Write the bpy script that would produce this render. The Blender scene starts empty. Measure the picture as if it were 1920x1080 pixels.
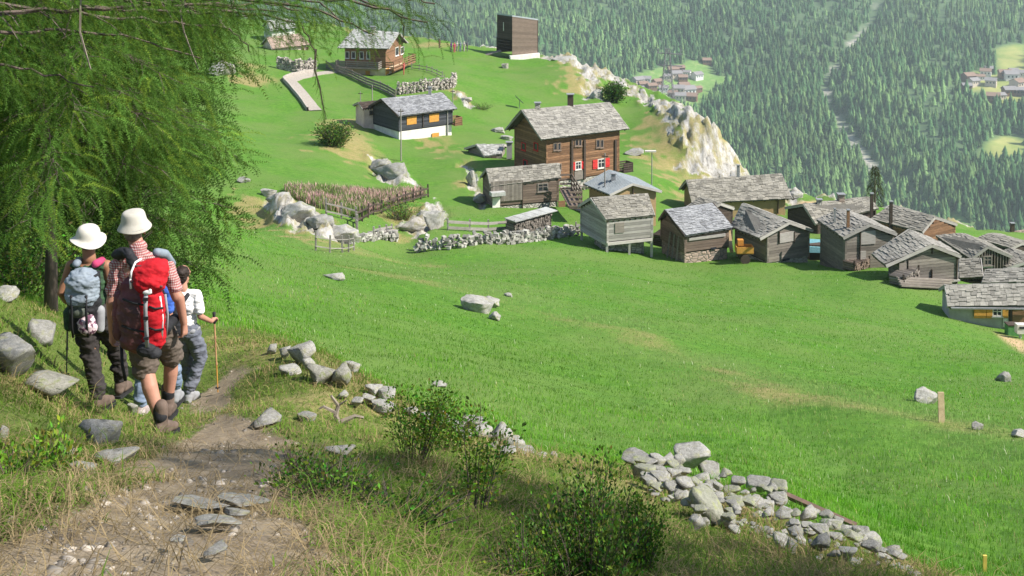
import bpy, bmesh, math, random
import numpy as np
from mathutils import Vector, Matrix
# ------------------------------------------------------------------ camera
FPX = 2200.0; PIT = math.radians(3.0); CY = -85.0; SP, CP = math.sin(PIT), math.cos(PIT)
sc = bpy.context.scene
col = sc.collection
cam_d = bpy.data.cameras.new('camera'); cam = bpy.data.objects.new('camera', cam_d); col.objects.link(cam)
cam_d.sensor_width = 36.0; cam_d.lens = 36.0*FPX/1920.0
cam_d.shift_y = -(540-CY)/1920.0
cam_d.clip_start = 0.05; cam_d.clip_end = 12000
cam.location = (0, 0, 0); cam.rotation_euler = (math.pi/2 - PIT, 0, 0)
sc.camera = cam
# ------------------------------------------------------------------ light
SUN = Vector((0.82, -0.24, 0.0)).normalized()
SEL = math.radians(44)
world = bpy.data.worlds.new('World'); sc.world = world; world.use_nodes = True
wn = world.node_tree.nodes; wl = world.node_tree.links
bg = wn['Background']; sky = wn.new('ShaderNodeTexSky'); sky.sky_type = 'NISHITA'
sky.sun_disc = False; sky.sun_elevation = SEL; sky.sun_rotation = math.atan2(SUN.x, SUN.y)
sky.air_density = 1.0; sky.dust_density = 1.2; sky.altitude = 1900
wl.new(sky.outputs[0], bg.inputs[0]); bg.inputs[1].default_value = 0.10
sd = bpy.data.lights.new('sun', 'SUN'); so = bpy.data.objects.new('sun', sd); col.objects.link(so)
sd.energy = 5.0; sd.angle = math.radians(0.5); sd.color = (1.0, 0.95, 0.87)
sv = Vector((SUN.x*math.cos(SEL), SUN.y*math.cos(SEL), math.sin(SEL)))
so.rotation_euler = (-sv).to_track_quat('-Z', 'Y').to_euler()
so.location = (60, -20, 60)
sc.view_settings.view_transform = 'Standard'; sc.view_settings.look = 'None'
sc.view_settings.exposure = 0.98; sc.view_settings.gamma = 1.0
sc.view_settings.use_curve_mapping = False
sc.render.engine = 'CYCLES'
sc.cycles.max_bounces = 5; sc.cycles.diffuse_bounces = 3; sc.cycles.volume_bounces = 0
sc.cycles.use_denoising = True
# ------------------------------------------------------------------ helpers
def pix(u, v, Y):
    dx = (u-960)/FPX; dy = (CY-v)/FPX; k = Y/(CP+dy*SP)
    return Vector((dx*k, Y, (-SP+dy*CP)*k))
def tag(o, label=None, cat=None, group=None, kind=None):
    if label: o['label'] = label
    if cat: o['category'] = cat
    if group: o['group'] = group
    if kind: o['kind'] = kind
    return o
def empty(name, loc, rz=0.0):
    o = bpy.data.objects.new(name, None); col.objects.link(o)
    o.empty_display_size = 0.2
    o.location = loc; o.rotation_euler = (0, 0, rz); return o
def _h(ix, iy, iz, s):
    n = (ix.astype(np.int64)*374761393 + iy.astype(np.int64)*668265263 + iz.astype(np.int64)*2147483647 + s*1274126177) & 0xffffffff
    n = ((n ^ (n >> 13))*1274126177) & 0xffffffff
    n = ((n ^ (n >> 16))*2246822519) & 0xffffffff
    n = n ^ (n >> 15)
    return (n & 0xffff)/65535.0*2-1
def vnoise(x, y, z=None, s=0):
    x = np.asarray(x, float); y = np.asarray(y, float)
    z = np.zeros_like(x) if z is None else np.asarray(z, float)
    ix, iy, iz = np.floor(x), np.floor(y), np.floor(z)
    fx, fy, fz = x-ix, y-iy, z-iz
    fx = fx*fx*(3-2*fx); fy = fy*fy*(3-2*fy); fz = fz*fz*(3-2*fz)
    ix, iy, iz = ix.astype(np.int64), iy.astype(np.int64), iz.astype(np.int64)
    def L(a, b, t): return a+(b-a)*t
    r = [L(L(_h(ix, iy, iz+k, s), _h(ix+1, iy, iz+k, s), fx), L(_h(ix, iy+1, iz+k, s), _h(ix+1, iy+1, iz+k, s), fx), fy) for k in (0, 1)]
    return L(r[0], r[1], fz)
def fbm(x, y, z=None, s=0, o=4, g=0.5):
    a = 1.0; t = 0; f = 1.0
    for i in range(o):
        t = t + a*vnoise(np.asarray(x)*f, np.asarray(y)*f, None if z is None else np.asarray(z)*f, s+i*17)
        a *= g; f *= 2.03
    return t
def sstep(a, b, x):
    t = np.clip((x-a)/(b-a), 0, 1); return t*t*(3-2*t)
def mesh_np(name, V, F, mat=None, parent=None, smooth=False, colors=None, mats=None, mi=None):
    """V (n,3) array, F (m,k) int array (all tris or all quads)"""
    me = bpy.data.meshes.new(name); V = np.asarray(V, np.float32); F = np.asarray(F, np.int32)
    m, k = F.shape
    me.vertices.add(len(V)); me.vertices.foreach_set('co', V.ravel())
    me.loops.add(m*k); me.loops.foreach_set('vertex_index', F.ravel())
    me.polygons.add(m); me.polygons.foreach_set('loop_start', np.arange(0, m*k, k, dtype=np.int32))
    me.polygons.foreach_set('loop_total', np.full(m, k, np.int32))
    if smooth: me.polygons.foreach_set('use_smooth', np.ones(m, bool))
    for mm in (mats or ([mat] if mat else [])): me.materials.append(mm)
    if mi is not None: me.polygons.foreach_set('material_index', np.asarray(mi, np.int32))
    me.update(calc_edges=True)
    if colors:
        for cn, arr in colors.items():
            at = me.color_attributes.new(cn, 'FLOAT_COLOR', 'POINT')
            a = np.ones((len(V), 4), np.float32); arr = np.asarray(arr, np.float32); a[:, :arr.shape[1]] = arr
            at.data.foreach_set('color', a.ravel())
    o = bpy.data.objects.new(name, me); col.objects.link(o)
    if parent: o.parent = parent
    return o
class MB:
    """mesh builder: quads and tris, with a shade value per piece"""
    def __init__(s): s.v = []; s.f = []; s.c = []
    def add(s, vs, fs, c=1.0):
        b = len(s.v); s.v += [tuple(p) for p in vs]; s.f += [tuple(i+b for i in q) for q in fs]; s.c += [c]*len(vs)
    def box(s, c, d, R=None, k=1.0, jit=0):
        cx, cy, cz = c; x, y, z = d[0]/2, d[1]/2, d[2]/2
        P = [Vector((sx*x, sy*y, sz*z)) for sz in (-1, 1) for sx, sy in ((-1, -1), (1, -1), (1, 1), (-1, 1))]
        if jit: P = [p+Vector([random.uniform(-jit, jit) for _ in range(3)]) for p in P]
        if R is not None: P = [R @ p for p in P]
        P = [(p.x+cx, p.y+cy, p.z+cz) for p in P]
        s.add(P, [(0, 3, 2, 1), (4, 5, 6, 7), (0, 1, 5, 4), (1, 2, 6, 5), (2, 3, 7, 6), (3, 0, 4, 7)], k)
    def beam(s, a, b, w, h, k=1.0, up=Vector((0, 0, 1))):
        a = Vector(a); b = Vector(b); d = b-a; L = d.length
        if L < 1e-6: return
        d.normalize()
        if abs(d.dot(up)) > .98: up = Vector((0, 1, 0))
        x = d.cross(up).normalized(); z = x.cross(d)
        P = []
        for e in (a, b):
            for sx, sz in ((-1, -1), (1, -1), (1, 1), (-1, 1)): P.append(e+x*(sx*w/2)+z*(sz*h/2))
        s.add(P, [(0, 1, 2, 3), (7, 6, 5, 4), (0, 4, 5, 1), (1, 5, 6, 2), (2, 6, 7, 3), (3, 7, 4, 0)], k)
    def tube(s, pts, rad, n=6, k=1.0, cap=True):
        pts = [Vector(p) for p in pts]
        if not hasattr(rad, '__len__'): rad = [rad]*len(pts)
        ring = []; up = Vector((0.13, 0.21, 1)).normalized(); base = len(s.v)
        V = []
        for i, p in enumerate(pts):
            d = (pts[min(i+1, len(pts)-1)]-pts[max(i-1, 0)])
            if d.length < 1e-9: d = Vector((0, 0, 1))
            d.normalize(); x = d.cross(up)
            if x.length < 0.1: x = d.cross(Vector((1, 0, 0)))
            x.normalize(); y = d.cross(x)
            for j in range(n):
                a = 2*math.pi*j/n; V.append(p+(x*math.cos(a)+y*math.sin(a))*rad[i])
        F = [(i*n+j, i*n+(j+1) % n, (i+1)*n+(j+1) % n, (i+1)*n+j) for i in range(len(pts)-1) for j in range(n)]
        if cap: F += [tuple(range(n))[::-1], tuple((len(pts)-1)*n+j for j in range(n))]
        s.add(V, F, k)
    def build(s, name, mat, parent=None, smooth=False):
        me = bpy.data.meshes.new(name); me.from_pydata(s.v, [], s.f)
        if smooth: me.polygons.foreach_set('use_smooth', np.ones(len(me.polygons), bool))
        at = me.color_attributes.new('shade', 'FLOAT_COLOR', 'POINT')
        a = np.ones((len(s.v), 4), np.float32); a[:, :3] = np.array(s.c, np.float32)[:, None] if not hasattr(s.c[0], '__len__') else np.array(s.c, np.float32)
        at.data.foreach_set('color', a.ravel())
        me.materials.append(mat); me.update()
        o = bpy.data.objects.new(name, me); col.objects.link(o)
        if parent: o.parent = parent
        return o
class NT:
    """small node-tree helper"""
    def __init__(s, name):
        s.m = bpy.data.materials.new(name); s.m.use_nodes = True; s.t = s.m.node_tree; s.b = s.t.nodes['Principled BSDF']
        s.b.inputs['Specular IOR Level'].default_value = 0.25
    def n(s, typ, ins=None, **kw):
        nd = s.t.nodes.new(typ)
        for k, v in kw.items(): setattr(nd, k, v)
        for k, v in (ins or {}).items():
            if isinstance(v, bpy.types.NodeSocket): s.t.links.new(v, nd.inputs[k])
            else: nd.inputs[k].default_value = v
        return nd
    def coord(s, kind='Object', scale=(1, 1, 1), rot=(0, 0, 0)):
        c = s.n('ShaderNodeTexCoord'); mp = s.n('ShaderNodeMapping', {'Vector': c.outputs[kind], 'Scale': scale, 'Rotation': rot}); return mp.outputs[0]
    def noise(s, vec, scale, detail=5, rough=.6, dist=0):
        return s.n('ShaderNodeTexNoise', {'Vector': vec, 'Scale': scale, 'Detail': detail, 'Roughness': rough, 'Distortion': dist}).outputs[0]
    def ramp(s, fac, stops, interp='LINEAR'):
        r = s.n('ShaderNodeValToRGB', {'Fac': fac}); r.color_ramp.interpolation = interp; e = r.color_ramp.elements
        while len(e) > 1: e.remove(e[-1])
        e[0].position = stops[0][0]; e[0].color = (*stops[0][1], 1) if hasattr(stops[0][1], '__len__') else (stops[0][1],)*3+(1,)
        for p, c in stops[1:]:
            q = e.new(p); q.color = (*c, 1) if hasattr(c, '__len__') else (c,)*3+(1,)
        return r.outputs[0]
    def mix(s, fac, a, b, mode='MIX'):
        nd = s.n('ShaderNodeMix', data_type='RGBA', blend_type=mode)
        for i, v in ((0, fac), (6, a), (7, b)):
            if isinstance(v, bpy.types.NodeSocket): s.t.links.new(v, nd.inputs[i])
            else: nd.inputs[i].default_value = v if i == 0 else (*v, 1)
        return nd.outputs[2]
    def math(s, op, a, b=0.0, clamp=False):
        nd = s.n('ShaderNodeMath', operation=op, use_clamp=clamp)
        for i, v in ((0, a), (1, b)):
            if isinstance(v, bpy.types.NodeSocket): s.t.links.new(v, nd.inputs[i])
            else: nd.inputs[i].default_value = v
        return nd.outputs[0]
    def bump(s, h, st=.3, dist=.02):
        b = s.n('ShaderNodeBump', {'Height': h, 'Strength': st, 'Distance': dist}); s.t.links.new(b.outputs[0], s.b.inputs['Normal']); return b
    def out(s, colr=None, rough=.85):
        if colr is not None:
            if isinstance(colr, bpy.types.NodeSocket): s.t.links.new(colr, s.b.inputs['Base Color'])
            else: s.b.inputs['Base Color'].default_value = (*colr, 1)
        if isinstance(rough, bpy.types.NodeSocket): s.t.links.new(rough, s.b.inputs['Roughness'])
        else: s.b.inputs['Roughness'].default_value = rough
        return s.m
_mc = {}
def simple(name, c1, c2=None, scale=8, rough=.85, bump=.2, dist=.01, attr=False, stretch=(1, 1, 1), metallic=0, mid=(.35, .65)):
    """noise-mottled material, optional per-piece shade attribute"""
    if name in _mc: return _mc[name]
    t = NT(name); v = t.coord('Object', stretch); c2 = c2 or tuple(x*.7 for x in c1)
    n = t.noise(v, scale, 6, .65)
    c = t.ramp(n, [(mid[0], c2), (mid[1], c1)])
    if attr:
        a = t.n('ShaderNodeVertexColor', layer_name='shade').outputs[0]
        c = t.mix(1.0, c, a, 'MULTIPLY')
    if bump: t.bump(n, bump, dist)
    t.b.inputs['Metallic'].default_value = metallic
    _mc[name] = t.out(c, rough); return _mc[name]
# ------------------------------------------------------------------ terrain
CT = [ # u, v, Y : the ground passes through these sight points
 (0,1080,2.9),(400,1080,3.0),(700,1080,3.4),(960,1080,4.1),(1200,1080,5.2),(1450,1080,6.4),(1650,1080,7.2),
 (0,900,4.8),(300,950,4.3),(400,850,6.0),(600,900,5.3),(850,900,7.3),(1000,960,6.6),(1200,980,7.6),(1400,1040,7.4),
 (0,760,7.6),(100,760,8.6),(250,830,8.3),(300,812,9.35),(195,775,10.3),(350,757,12.5),(265,768,11.1),(420,700,13.2),(500,780,10.2),(650,800,10.2),(800,860,9.0),
 (0,600,10.5),(60,680,9.6),(0,545,13.5),(100,585,15.2),(200,640,13.4),(330,620,16.2),(420,640,15.4),(480,640,14.8),
 (540,668,13.2),(640,720,12.3),(740,765,11.8),(850,815,11.3),(980,855,11.0),(1100,880,10.7),(1230,905,10.3),(1350,955,9.6),(1480,1000,8.8),(1600,1050,8.0),(1700,1085,7.6),
 (560,640,17.5),(700,720,17.0),(850,790,16.0),(1000,838,15.5),(1150,860,15.0),(1300,880,14.2),(1450,915,13.4),(1600,975,12.0),(1750,1060,10.8),(1920,1080,11.0),
 (1920,900,18),(1920,750,32),(1920,680,48),(1880,650,60),(1780,598,65),(1700,545,72),(1640,515,76),(1500,500,81),(1300,492,83),(1170,474,83),
 (950,450,83),(780,474,79),(1500,800,23.5),(1500,700,37),(1500,600,54),(1100,800,20.5),(1100,700,30),(1100,600,45),(1100,520,64),
 (700,700,20.5),(700,600,31),(700,540,42),(600,480,62),(500,450,68),(420,560,27),(440,500,40),(350,520,33),(560,600,28),(1700,850,21.5),(1750,700,40),(1300,750,28),(1300,640,42),(1300,560,62),
 (850,640,31),(850,540,50),(1700,950,14.5),(900,720,22),
 (500,420,80),(600,440,72),(660,460,72),(560,392,80),(700,400,87),(800,440,80),(820,360,100),(500,330,95),(600,330,97),(700,335,104),(560,260,120),(500,200,138),(450,130,160),(600,170,152),
 (625,262,118),(690,300,112),(740,345,103),
 (700,150,163),(780,150,160),(850,160,158),(760,238,134),(838,262,126),(900,115,188),(970,112,193),(880,88,200),(800,80,200),(700,60,212),(1080,348,110),(990,394,96.5),(1050,400,95),
 (930,300,116),(900,230,140),(1000,170,165),(1080,140,176),(1110,170,168),(1130,190,160),(1160,250,146),(1200,330,118),(1180,190,164),(1250,250,140),(1310,218,139),(1350,255,137),(1390,310,134),(1290,320,130),(1300,372,114),(1460,395,108),(1480,370,116),
 (1100,430,90),(1250,420,98),(1400,470,86),(1560,500,82),(1560,420,100),(1700,450,93),(1650,400,108),(1800,430,112),(1850,530,80),(1920,560,76),(1920,450,110),(1380,400,108),(1530,385,112),
 (0,480,24),(150,500,24),(0,350,60),(150,300,90),(300,250,110),(350,400,60),(250,450,36),(0,200,140),(250,120,170),
]
HIN, RIN = [], []
for u, v, Y in CT:
    p = pix(u, v, Y); r = math.hypot(p.x, p.y); HIN.append((math.atan2(p.x, p.y), math.log(r))); RIN.append(p.z/r)
def plane(x, y): # overall lie of the hillside, used outside the view
    return -1.62 - .27*max(y, -40) - .13*x
for azd in (-175, -140, -105, -75, -50, 45, 75, 105, 140, 175):
    for r in (1.2, 3, 8, 20, 60, 180):
        a = math.radians(azd); x, y = r*math.sin(a), r*math.cos(a)
        HIN.append((a, math.log(r))); RIN.append(plane(x, y)/r)
for azd in (-25, 0, 25):
    for r in (.8, 1.7):
        a = math.radians(azd); HIN.append((a, math.log(r))); RIN.append((-1.62-.1*r*math.cos(a)-.1*r*math.sin(a))/r)
HC = np.array(HIN); AZK = 2.2; HC[:, 0] *= AZK; HV = np.array(RIN)
def _k(d2): return .5*d2*np.log(d2+1e-12)
_n = len(HC); _D = ((HC[:, None]-HC[None])**2).sum(-1)
_A = np.zeros((_n+3, _n+3)); _A[:_n, :_n] = _k(_D)+np.eye(_n)*1.5e-3; _A[:_n, _n:] = np.c_[np.ones(_n), HC]; _A[_n:, :_n] = _A[:_n, _n:].T
TW = np.linalg.solve(_A, np.r_[HV, 0, 0, 0])
EDGE = [(-180, 260), (-60, 260), (-18, 250), (-10, 228), (-6.5, 214), (-4.5, 206), (-2.2, 203), (0, 202), (1.3, 201), (3.2, 191), (5.4, 182), (7.6, 168), (8.8, 148), (9.6, 141), (10.6, 139), (11.4, 136), (13.3, 124), (15.6, 119), (18, 121), (22, 126), (26, 135), (60, 200), (180, 260)]
EA = np.radians([e[0] for e in EDGE]); ER = np.array([e[1] for e in EDGE])
def pdist(x, y, poly):
    """distance from points to a world polyline, and position along it"""
    P = np.array([(p[0], p[1]) for p in poly]); d = np.full(x.shape, 1e9)
    for a, b in zip(P[:-1], P[1:]):
        ab = b-a; t = np.clip(((x-a[0])*ab[0]+(y-a[1])*ab[1])/(ab@ab+1e-9), 0, 1)
        d = np.minimum(d, np.hypot(x-a[0]-t*ab[0], y-a[1]-t*ab[1]))
    return d
def _tps(az, lr):
    out = np.empty(az.shape); azk = (az*AZK).ravel(); l = lr.ravel(); o = out.ravel()
    for i in range(0, len(azk), 20000):
        q = np.c_[azk[i:i+20000], l[i:i+20000]]
        d2 = (q**2).sum(1)[:, None]+(HC**2).sum(1)[None]-2*q@HC.T
        o[i:i+20000] = _k(np.maximum(d2, 0))@TW[:_n]+TW[_n]+q@TW[_n+1:]
    return o.reshape(az.shape)
def Hpolar(az, r, rough=True):
    az = np.asarray(az, float); r = np.asarray(r, float)
    re = np.interp(az, EA, ER); rr = np.minimum(r, re)
    z = _tps(az, np.log(rr))*rr
    x, y = r*np.sin(az), r*np.cos(az)
    if rough:
        far = sstep(14, 60, r)
        z = z + (1-far)*.045*fbm(x*1.3, y*1.3, s=3, o=4) + far*.22*fbm(x/9, y/9, s=5, o=4) + .25*sstep(80, 120, r)*fbm(x/5, y/5, s=9, o=3)*sstep(40, 0, re-r)
    if rough:
        z = z+.32*np.exp(-(pdist(x, y, RIDGE)/(1.5+r*.06))**2)*sstep(18, 30, r)-.18*np.exp(-(pdist(x, y, CREASE)/(.5+r*.02))**2)*sstep(11, 16, r)
    d = np.maximum(r-re, 0)
    z = z - (d*d/(d+5.0))*1.15
    return z
RIDGE = [(0., 1e4), (1., 1e4)]; CREASE = RIDGE
def H(x, y): 
    x = np.asarray(x, float); y = np.asarray(y, float)
    return Hpolar(np.arctan2(x, y), np.maximum(np.hypot(x, y), .5))
def Hs(x, y): return float(H(np.array([x]), np.array([y]))[0])
def hit(u, v, lo=1.5, hi=240, n=1600):
    """the point of the ground seen at pixel (u, v)"""
    dx = (u-960)/FPX; dy = (CY-v)/FPX; d = np.array([dx, CP+dy*SP, -SP+dy*CP])
    t = np.exp(np.linspace(math.log(lo), math.log(hi), n)); P = t[:, None]*d[None]
    g = P[:, 2]-H(P[:, 0], P[:, 1]); i = np.argmax(g < 0)
    if g[i] >= 0: i = n-1
    a = g[i-1]/(g[i-1]-g[i]+1e-9); q = P[i-1]*(1-a)+P[i]*a
    return Vector(q)
def hitl(*uv): return [hit(*p) for p in uv]
def inpoly(x, y, poly):
    P = [(p[0], p[1]) for p in poly]; c = np.zeros(x.shape, bool); j = len(P)-1
    for i in range(len(P)):
        xi, yi = P[i]; xj, yj = P[j]
        m = ((yi > y) != (yj > y)) & (x < (xj-xi)*(y-yi)/((yj-yi) if yj != yi else 1e-9)+xi); c ^= m; j = i
    return c
def psoft(x, y, poly, w):
    d = pdist(x, y, list(poly)+[poly[0]]); s = np.where(inpoly(x, y, poly), d, -d); return sstep(-w, w, s)
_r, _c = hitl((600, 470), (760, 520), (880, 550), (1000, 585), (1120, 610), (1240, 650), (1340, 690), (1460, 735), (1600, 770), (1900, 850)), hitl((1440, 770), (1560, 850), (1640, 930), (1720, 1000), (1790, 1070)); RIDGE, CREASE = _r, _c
# world outlines of the zones
Z_path = hitl((150, 1075), (300, 1000), (430, 880), (430, 800), (400, 760), (440, 700), (430, 650))
Z_path2 = hitl((560, 1045), (330, 1075), (100, 1078))
WALLL = hitl((530, 655), (610, 700), (690, 745), (760, 775), (850, 812), (930, 845), (1010, 865), (1100, 878), (1200, 885), (1300, 925), (1400, 970), (1520, 1010), (1640, 1060), (1700, 1085))
BANK = hitl((-500, 560), (0, 545), (150, 570), (300, 600), (420, 618), (470, 620))+[Vector(p) for p in [q+Vector((.6, 1.0, 0)) for q in WALLL]]+[Vector((6, 3, 0)), Vector((6, -20, 0)), Vector((-30, -20, 0)), Vector((-30, 10, 0))]
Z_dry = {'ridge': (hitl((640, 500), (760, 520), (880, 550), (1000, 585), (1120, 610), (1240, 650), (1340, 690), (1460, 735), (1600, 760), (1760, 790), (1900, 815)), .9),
 'gully': (hitl((620, 470), (700, 480), (760, 495)), 2.5)}
Z_och = [psf for psf in [
 hitl((470, 345), (560, 370), (650, 420), (668, 468), (560, 462), (470, 420), (440, 380)),
 hitl((600, 225), (680, 225), (735, 300), (720, 330), (640, 300), (580, 275)),
 hitl((770, 240), (850, 255), (905, 310), (910, 385), (880, 350), (845, 300)),
 hitl((1060, 105), (1110, 110), (1150, 190), (1060, 190), (1040, 150)),
 hitl((1180, 260), (1220, 200), (1180, 160), (1290, 180), (1405, 300), (1400, 335), (1290, 380), (1260, 370), (1210, 300)),
 hitl((1010, 97), (1100, 112), (1200, 160), (1300, 205), (1290, 215), (1180, 175), (1090, 125), (1000, 105)),
 hitl((770, 75), (880, 78), (895, 92), (780, 95)),
 hitl((800, 168), (852, 150), (885, 185), (880, 205), (850, 180)),
 hitl((850, 165), (890, 180), (890, 200), (860, 200)),
 hitl((440, 100), (480, 120), (540, 150), (500, 160), (440, 150)),
 hitl((705, 395), (800, 375), (835, 395), (830, 430), (760, 440), (700, 430)),
 hitl((640, 30), (770, 40), (790, 75), (650, 70))]]
Z_rock = [hitl((1200, 175), (1262, 190), (1320, 225), (1405, 300), (1405, 330), (1330, 335), (1275, 330), (1290, 290), (1260, 240)),
 hitl((1015, 100), (1100, 116), (1190, 158), (1300, 208), (1298, 218), (1180, 172), (1090, 126), (1015, 108)),
 hitl((1075, 112), (1105, 120), (1135, 190), (1105, 190), (1095, 150)),
 hitl((1420, 330), (1500, 365), (1510, 385), (1460, 350)),
 hitl((488, 352), (520, 358), (560, 385), (610, 408), (660, 440), (668, 462), (600, 446), (545, 432), (505, 400)), hitl((690, 292), (735, 300), (770, 335), (788, 350), (740, 345), (700, 325)),
 hitl((740, 425), (800, 395), (815, 372), (835, 398), (836, 428), (780, 442)), hitl((868, 305), (884, 312), (912, 380), (905, 392), (885, 350)), hitl((845, 168), (868, 172), (890, 198), (876, 204))]
NBIG = 4
Z_straw = [hitl((1870, 625), (1925, 640), (1925, 665), (1900, 650)), hitl((1490, 380), (1530, 378), (1530, 388))]
Z_willow = hitl((530, 356), (620, 358), (790, 358), (800, 366), (700, 398), (672, 412), (600, 392), (545, 372))
Z_conc = hitl((592, 208), (570, 180), (545, 152), (560, 146), (600, 138), (640, 134))
def zones(x, y):
    n = fbm(x*.8, y*.8, s=31, o=4); n2 = fbm(x/4, y/4, s=37, o=4); n3 = fbm(x*4, y*4, s=39, o=3)
    r = np.hypot(x, y)
    bank = psoft(x, y, BANK, .35)
    d1 = np.minimum(pdist(x, y, Z_path)-.12, pdist(x, y, Z_path2)+.30)
    path = sstep(.52, .06, d1+.17*n+.10*n3+.28*sstep(8.5, 11, r)+.35*sstep(13, 16, r))*bank
    dry = bank*np.clip(.42+.35*n+.3*sstep(.9, .3, pdist(x, y, WALLL))+.18*n2, 0, 1)
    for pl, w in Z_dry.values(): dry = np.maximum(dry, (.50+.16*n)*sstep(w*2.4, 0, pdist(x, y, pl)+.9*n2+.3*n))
    for i, pl in enumerate(Z_och):
        dry = np.maximum(dry, psoft(x+2.0*n, y+3.2*n2, pl, 2.6 if i > 0 else 2.0)*np.clip(.74+.30*n+.12*n2, 0, 1))
    rock = np.zeros_like(x)
    for i, pl in enumerate(Z_rock): rock = np.maximum(rock, psoft(x+1.2*n, y+1.8*n2, pl, 1.6) if i < NBIG else psoft(x+.35*n, y+.7*n2, pl, .7)*np.clip(.95+.3*n, 0, 1))
    aa = np.degrees(np.arctan2(x, y)); re_ = np.interp(np.arctan2(x, y), EA, ER); win = sstep(7.6, 9.2, aa)*sstep(14.2, 12.2, aa)
    rock = np.maximum(rock, win*sstep(-17, -9, r-re_+5*n)*np.clip(.8+.5*n, 0, 1)); dry = np.maximum(dry, win*sstep(-26, -12, r-re_+5*n)*.85)
    rock = np.maximum(rock, .8*sstep(-1, 1, r-re_)*(np.abs(aa) < 34))
    straw = np.zeros_like(x)
    for pl in Z_straw: straw = np.maximum(straw, psoft(x, y, pl, .4))
    return bank, path, np.clip(dry, 0, 1), rock, straw
def az_list():
    inner = np.radians(np.arange(-31, 31.001, .105)); lf = np.radians(np.arange(-180, -31, 3.5)); rt = np.radians(np.arange(34.5, 180.1, 3.5))
    return np.r_[lf, inner, rt]
az = az_list(); rad = np.exp(np.arange(math.log(.7), math.log(262), .0098)); rad = np.r_[rad, 275, 300, 340, 400, 480, 560]
A2, R2 = np.meshgrid(az, rad); TZ = Hpolar(A2, R2); TX, TY = R2*np.sin(A2), R2*np.cos(A2)
ZB, ZP, ZD, ZR, ZS = zones(TX, TY)
# break the rocky ground into ledges
TZ = TZ + ZR*(.95*np.abs(fbm(TX/2.4, TY/9, s=61, o=5, g=.6))+.6*np.abs(fbm(TX*.9, TY*.5, s=67, o=3))-.75)*sstep(50, 75, R2)
TZ = TZ - ZP*.035
nr, na = TX.shape
V = np.stack([TX, TY, TZ], -1).reshape(-1, 3)
i, j = np.meshgrid(np.arange(nr-1), np.arange(na-1), indexing='ij'); b = (i*na+j).ravel()
F = np.stack([b, b+1, b+na+1, b+na], 1)[:, ::-1]
cap0 = len(V)
t = NT('hillside_ground')
vc = t.coord('Object')
zc = t.n('ShaderNodeVertexColor', layer_name='zone').outputs[0]; zs = t.n('ShaderNodeSeparateColor', {0: zc})
zc2 = t.n('ShaderNodeVertexColor', layer_name='zone2').outputs[0]; zs2 = t.n('ShaderNodeSeparateColor', {0: zc2})
nb = t.noise(vc, .16, 6, .6); nm = t.noise(vc, 2.2, 7, .75); nf = t.noise(vc, 14, 7, .8); ng = t.noise(t.coord('Object', (1, 1, 1)), 60, 4, .8)
green = t.ramp(nm, [(.30, (.052, .138, .010)), (.47, (.082, .205, .016)), (.62, (.125, .262, .026)), (.75, (.20, .33, .06))])
green = t.mix(t.ramp(nb, [(.38, 0.0), (.62, .8)]), green, (.15, .22, .05))
green = t.mix(t.ramp(nf, [(.38, .5), (.62, 0.0)]), green, (.038, .105, .008))
fg = t.ramp(nf, [(.3, (.05, .075, .012)), (.5, (.10, .145, .025)), (.7, (.20, .215, .06))])
green = t.mix(zs2.outputs[0], green, fg)
dryc = t.ramp(nf, [(.25, (.13, .11, .03)), (.5, (.29, .235, .095)), (.75, (.45, .37, .18))])
dryc = t.mix(t.ramp(nm, [(.42, .0), (.62, .7)]), dryc, (.16, .18, .04))
dirt = t.ramp(nf, [(.2, (.10, .075, .05)), (.5, (.21, .165, .115)), (.8, (.37, .30, .22))])
dirt = t.mix(t.ramp(nm, [(.42, 0.), (.66, .7)]), dirt, (.38, .31, .21))
vr = t.coord('Object', (1, .25, .3)); nr1 = t.noise(vr, .55, 8, .7); nr2 = t.noise(vr, 3., 6, .75)
rockc = t.ramp(nr2, [(.30, (.09, .08, .065)), (.44, (.30, .28, .24)), (.6, (.46, .44, .40)), (.8, (.56, .54, .50))])
rockc = t.mix(t.ramp(nr1, [(.48, 0.), (.60, .9)]), rockc, dryc)
# break up the borders of each zone with noise
def brk(w, n, s): return t.math('ADD', w, t.math('MULTIPLY', t.math('SUBTRACT', n, .5), s))
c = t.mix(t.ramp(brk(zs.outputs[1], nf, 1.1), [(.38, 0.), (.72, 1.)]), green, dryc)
c = t.mix(t.ramp(brk(zs.outputs[2], nr2, .8), [(.35, 0.), (.6, 1.)]), c, rockc)
c = t.mix(t.ramp(brk(zs.outputs[0], nf, .7), [(.33, 0.), (.62, 1.)]), c, dirt)
c = t.mix(zs2.outputs[1], c, (.52, .36, .20))
bp = t.math('ADD', t.math('MULTIPLY', nf, .6), t.math('MULTIPLY', ng, .4))
t.bump(bp, .55, .05)
M_ground = t.out(c, .95)
ZC = np.stack([ZP, ZD, ZR], -1).reshape(-1, 3); ZC2 = np.stack([ZB, ZS, ZB*0], -1).reshape(-1, 3)
def sub(name, keep, kind='structure'):
    f = F[keep]; used = np.unique(f); idx = np.full(len(V), -1); idx[used] = np.arange(len(used))
    return tag(mesh_np(name, V[used], idx[f], M_ground, None, True, {'zone': ZC[used], 'zone2': ZC2[used]}), kind=kind)
fc = V[F].mean(1); zp = ZC[F, 0].mean(1); zr = ZC[F, 2].mean(1)
is_path = zp > .5; is_rock = (zr > .5) & ~is_path
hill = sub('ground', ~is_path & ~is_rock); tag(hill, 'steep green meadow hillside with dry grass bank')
o = sub('footpath', is_path); tag(o, 'bare dirt footpath winding down past the hikers')
o = sub('cliff', is_rock); tag(o, 'pale rock cliff with ochre grass behind the village')
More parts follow.
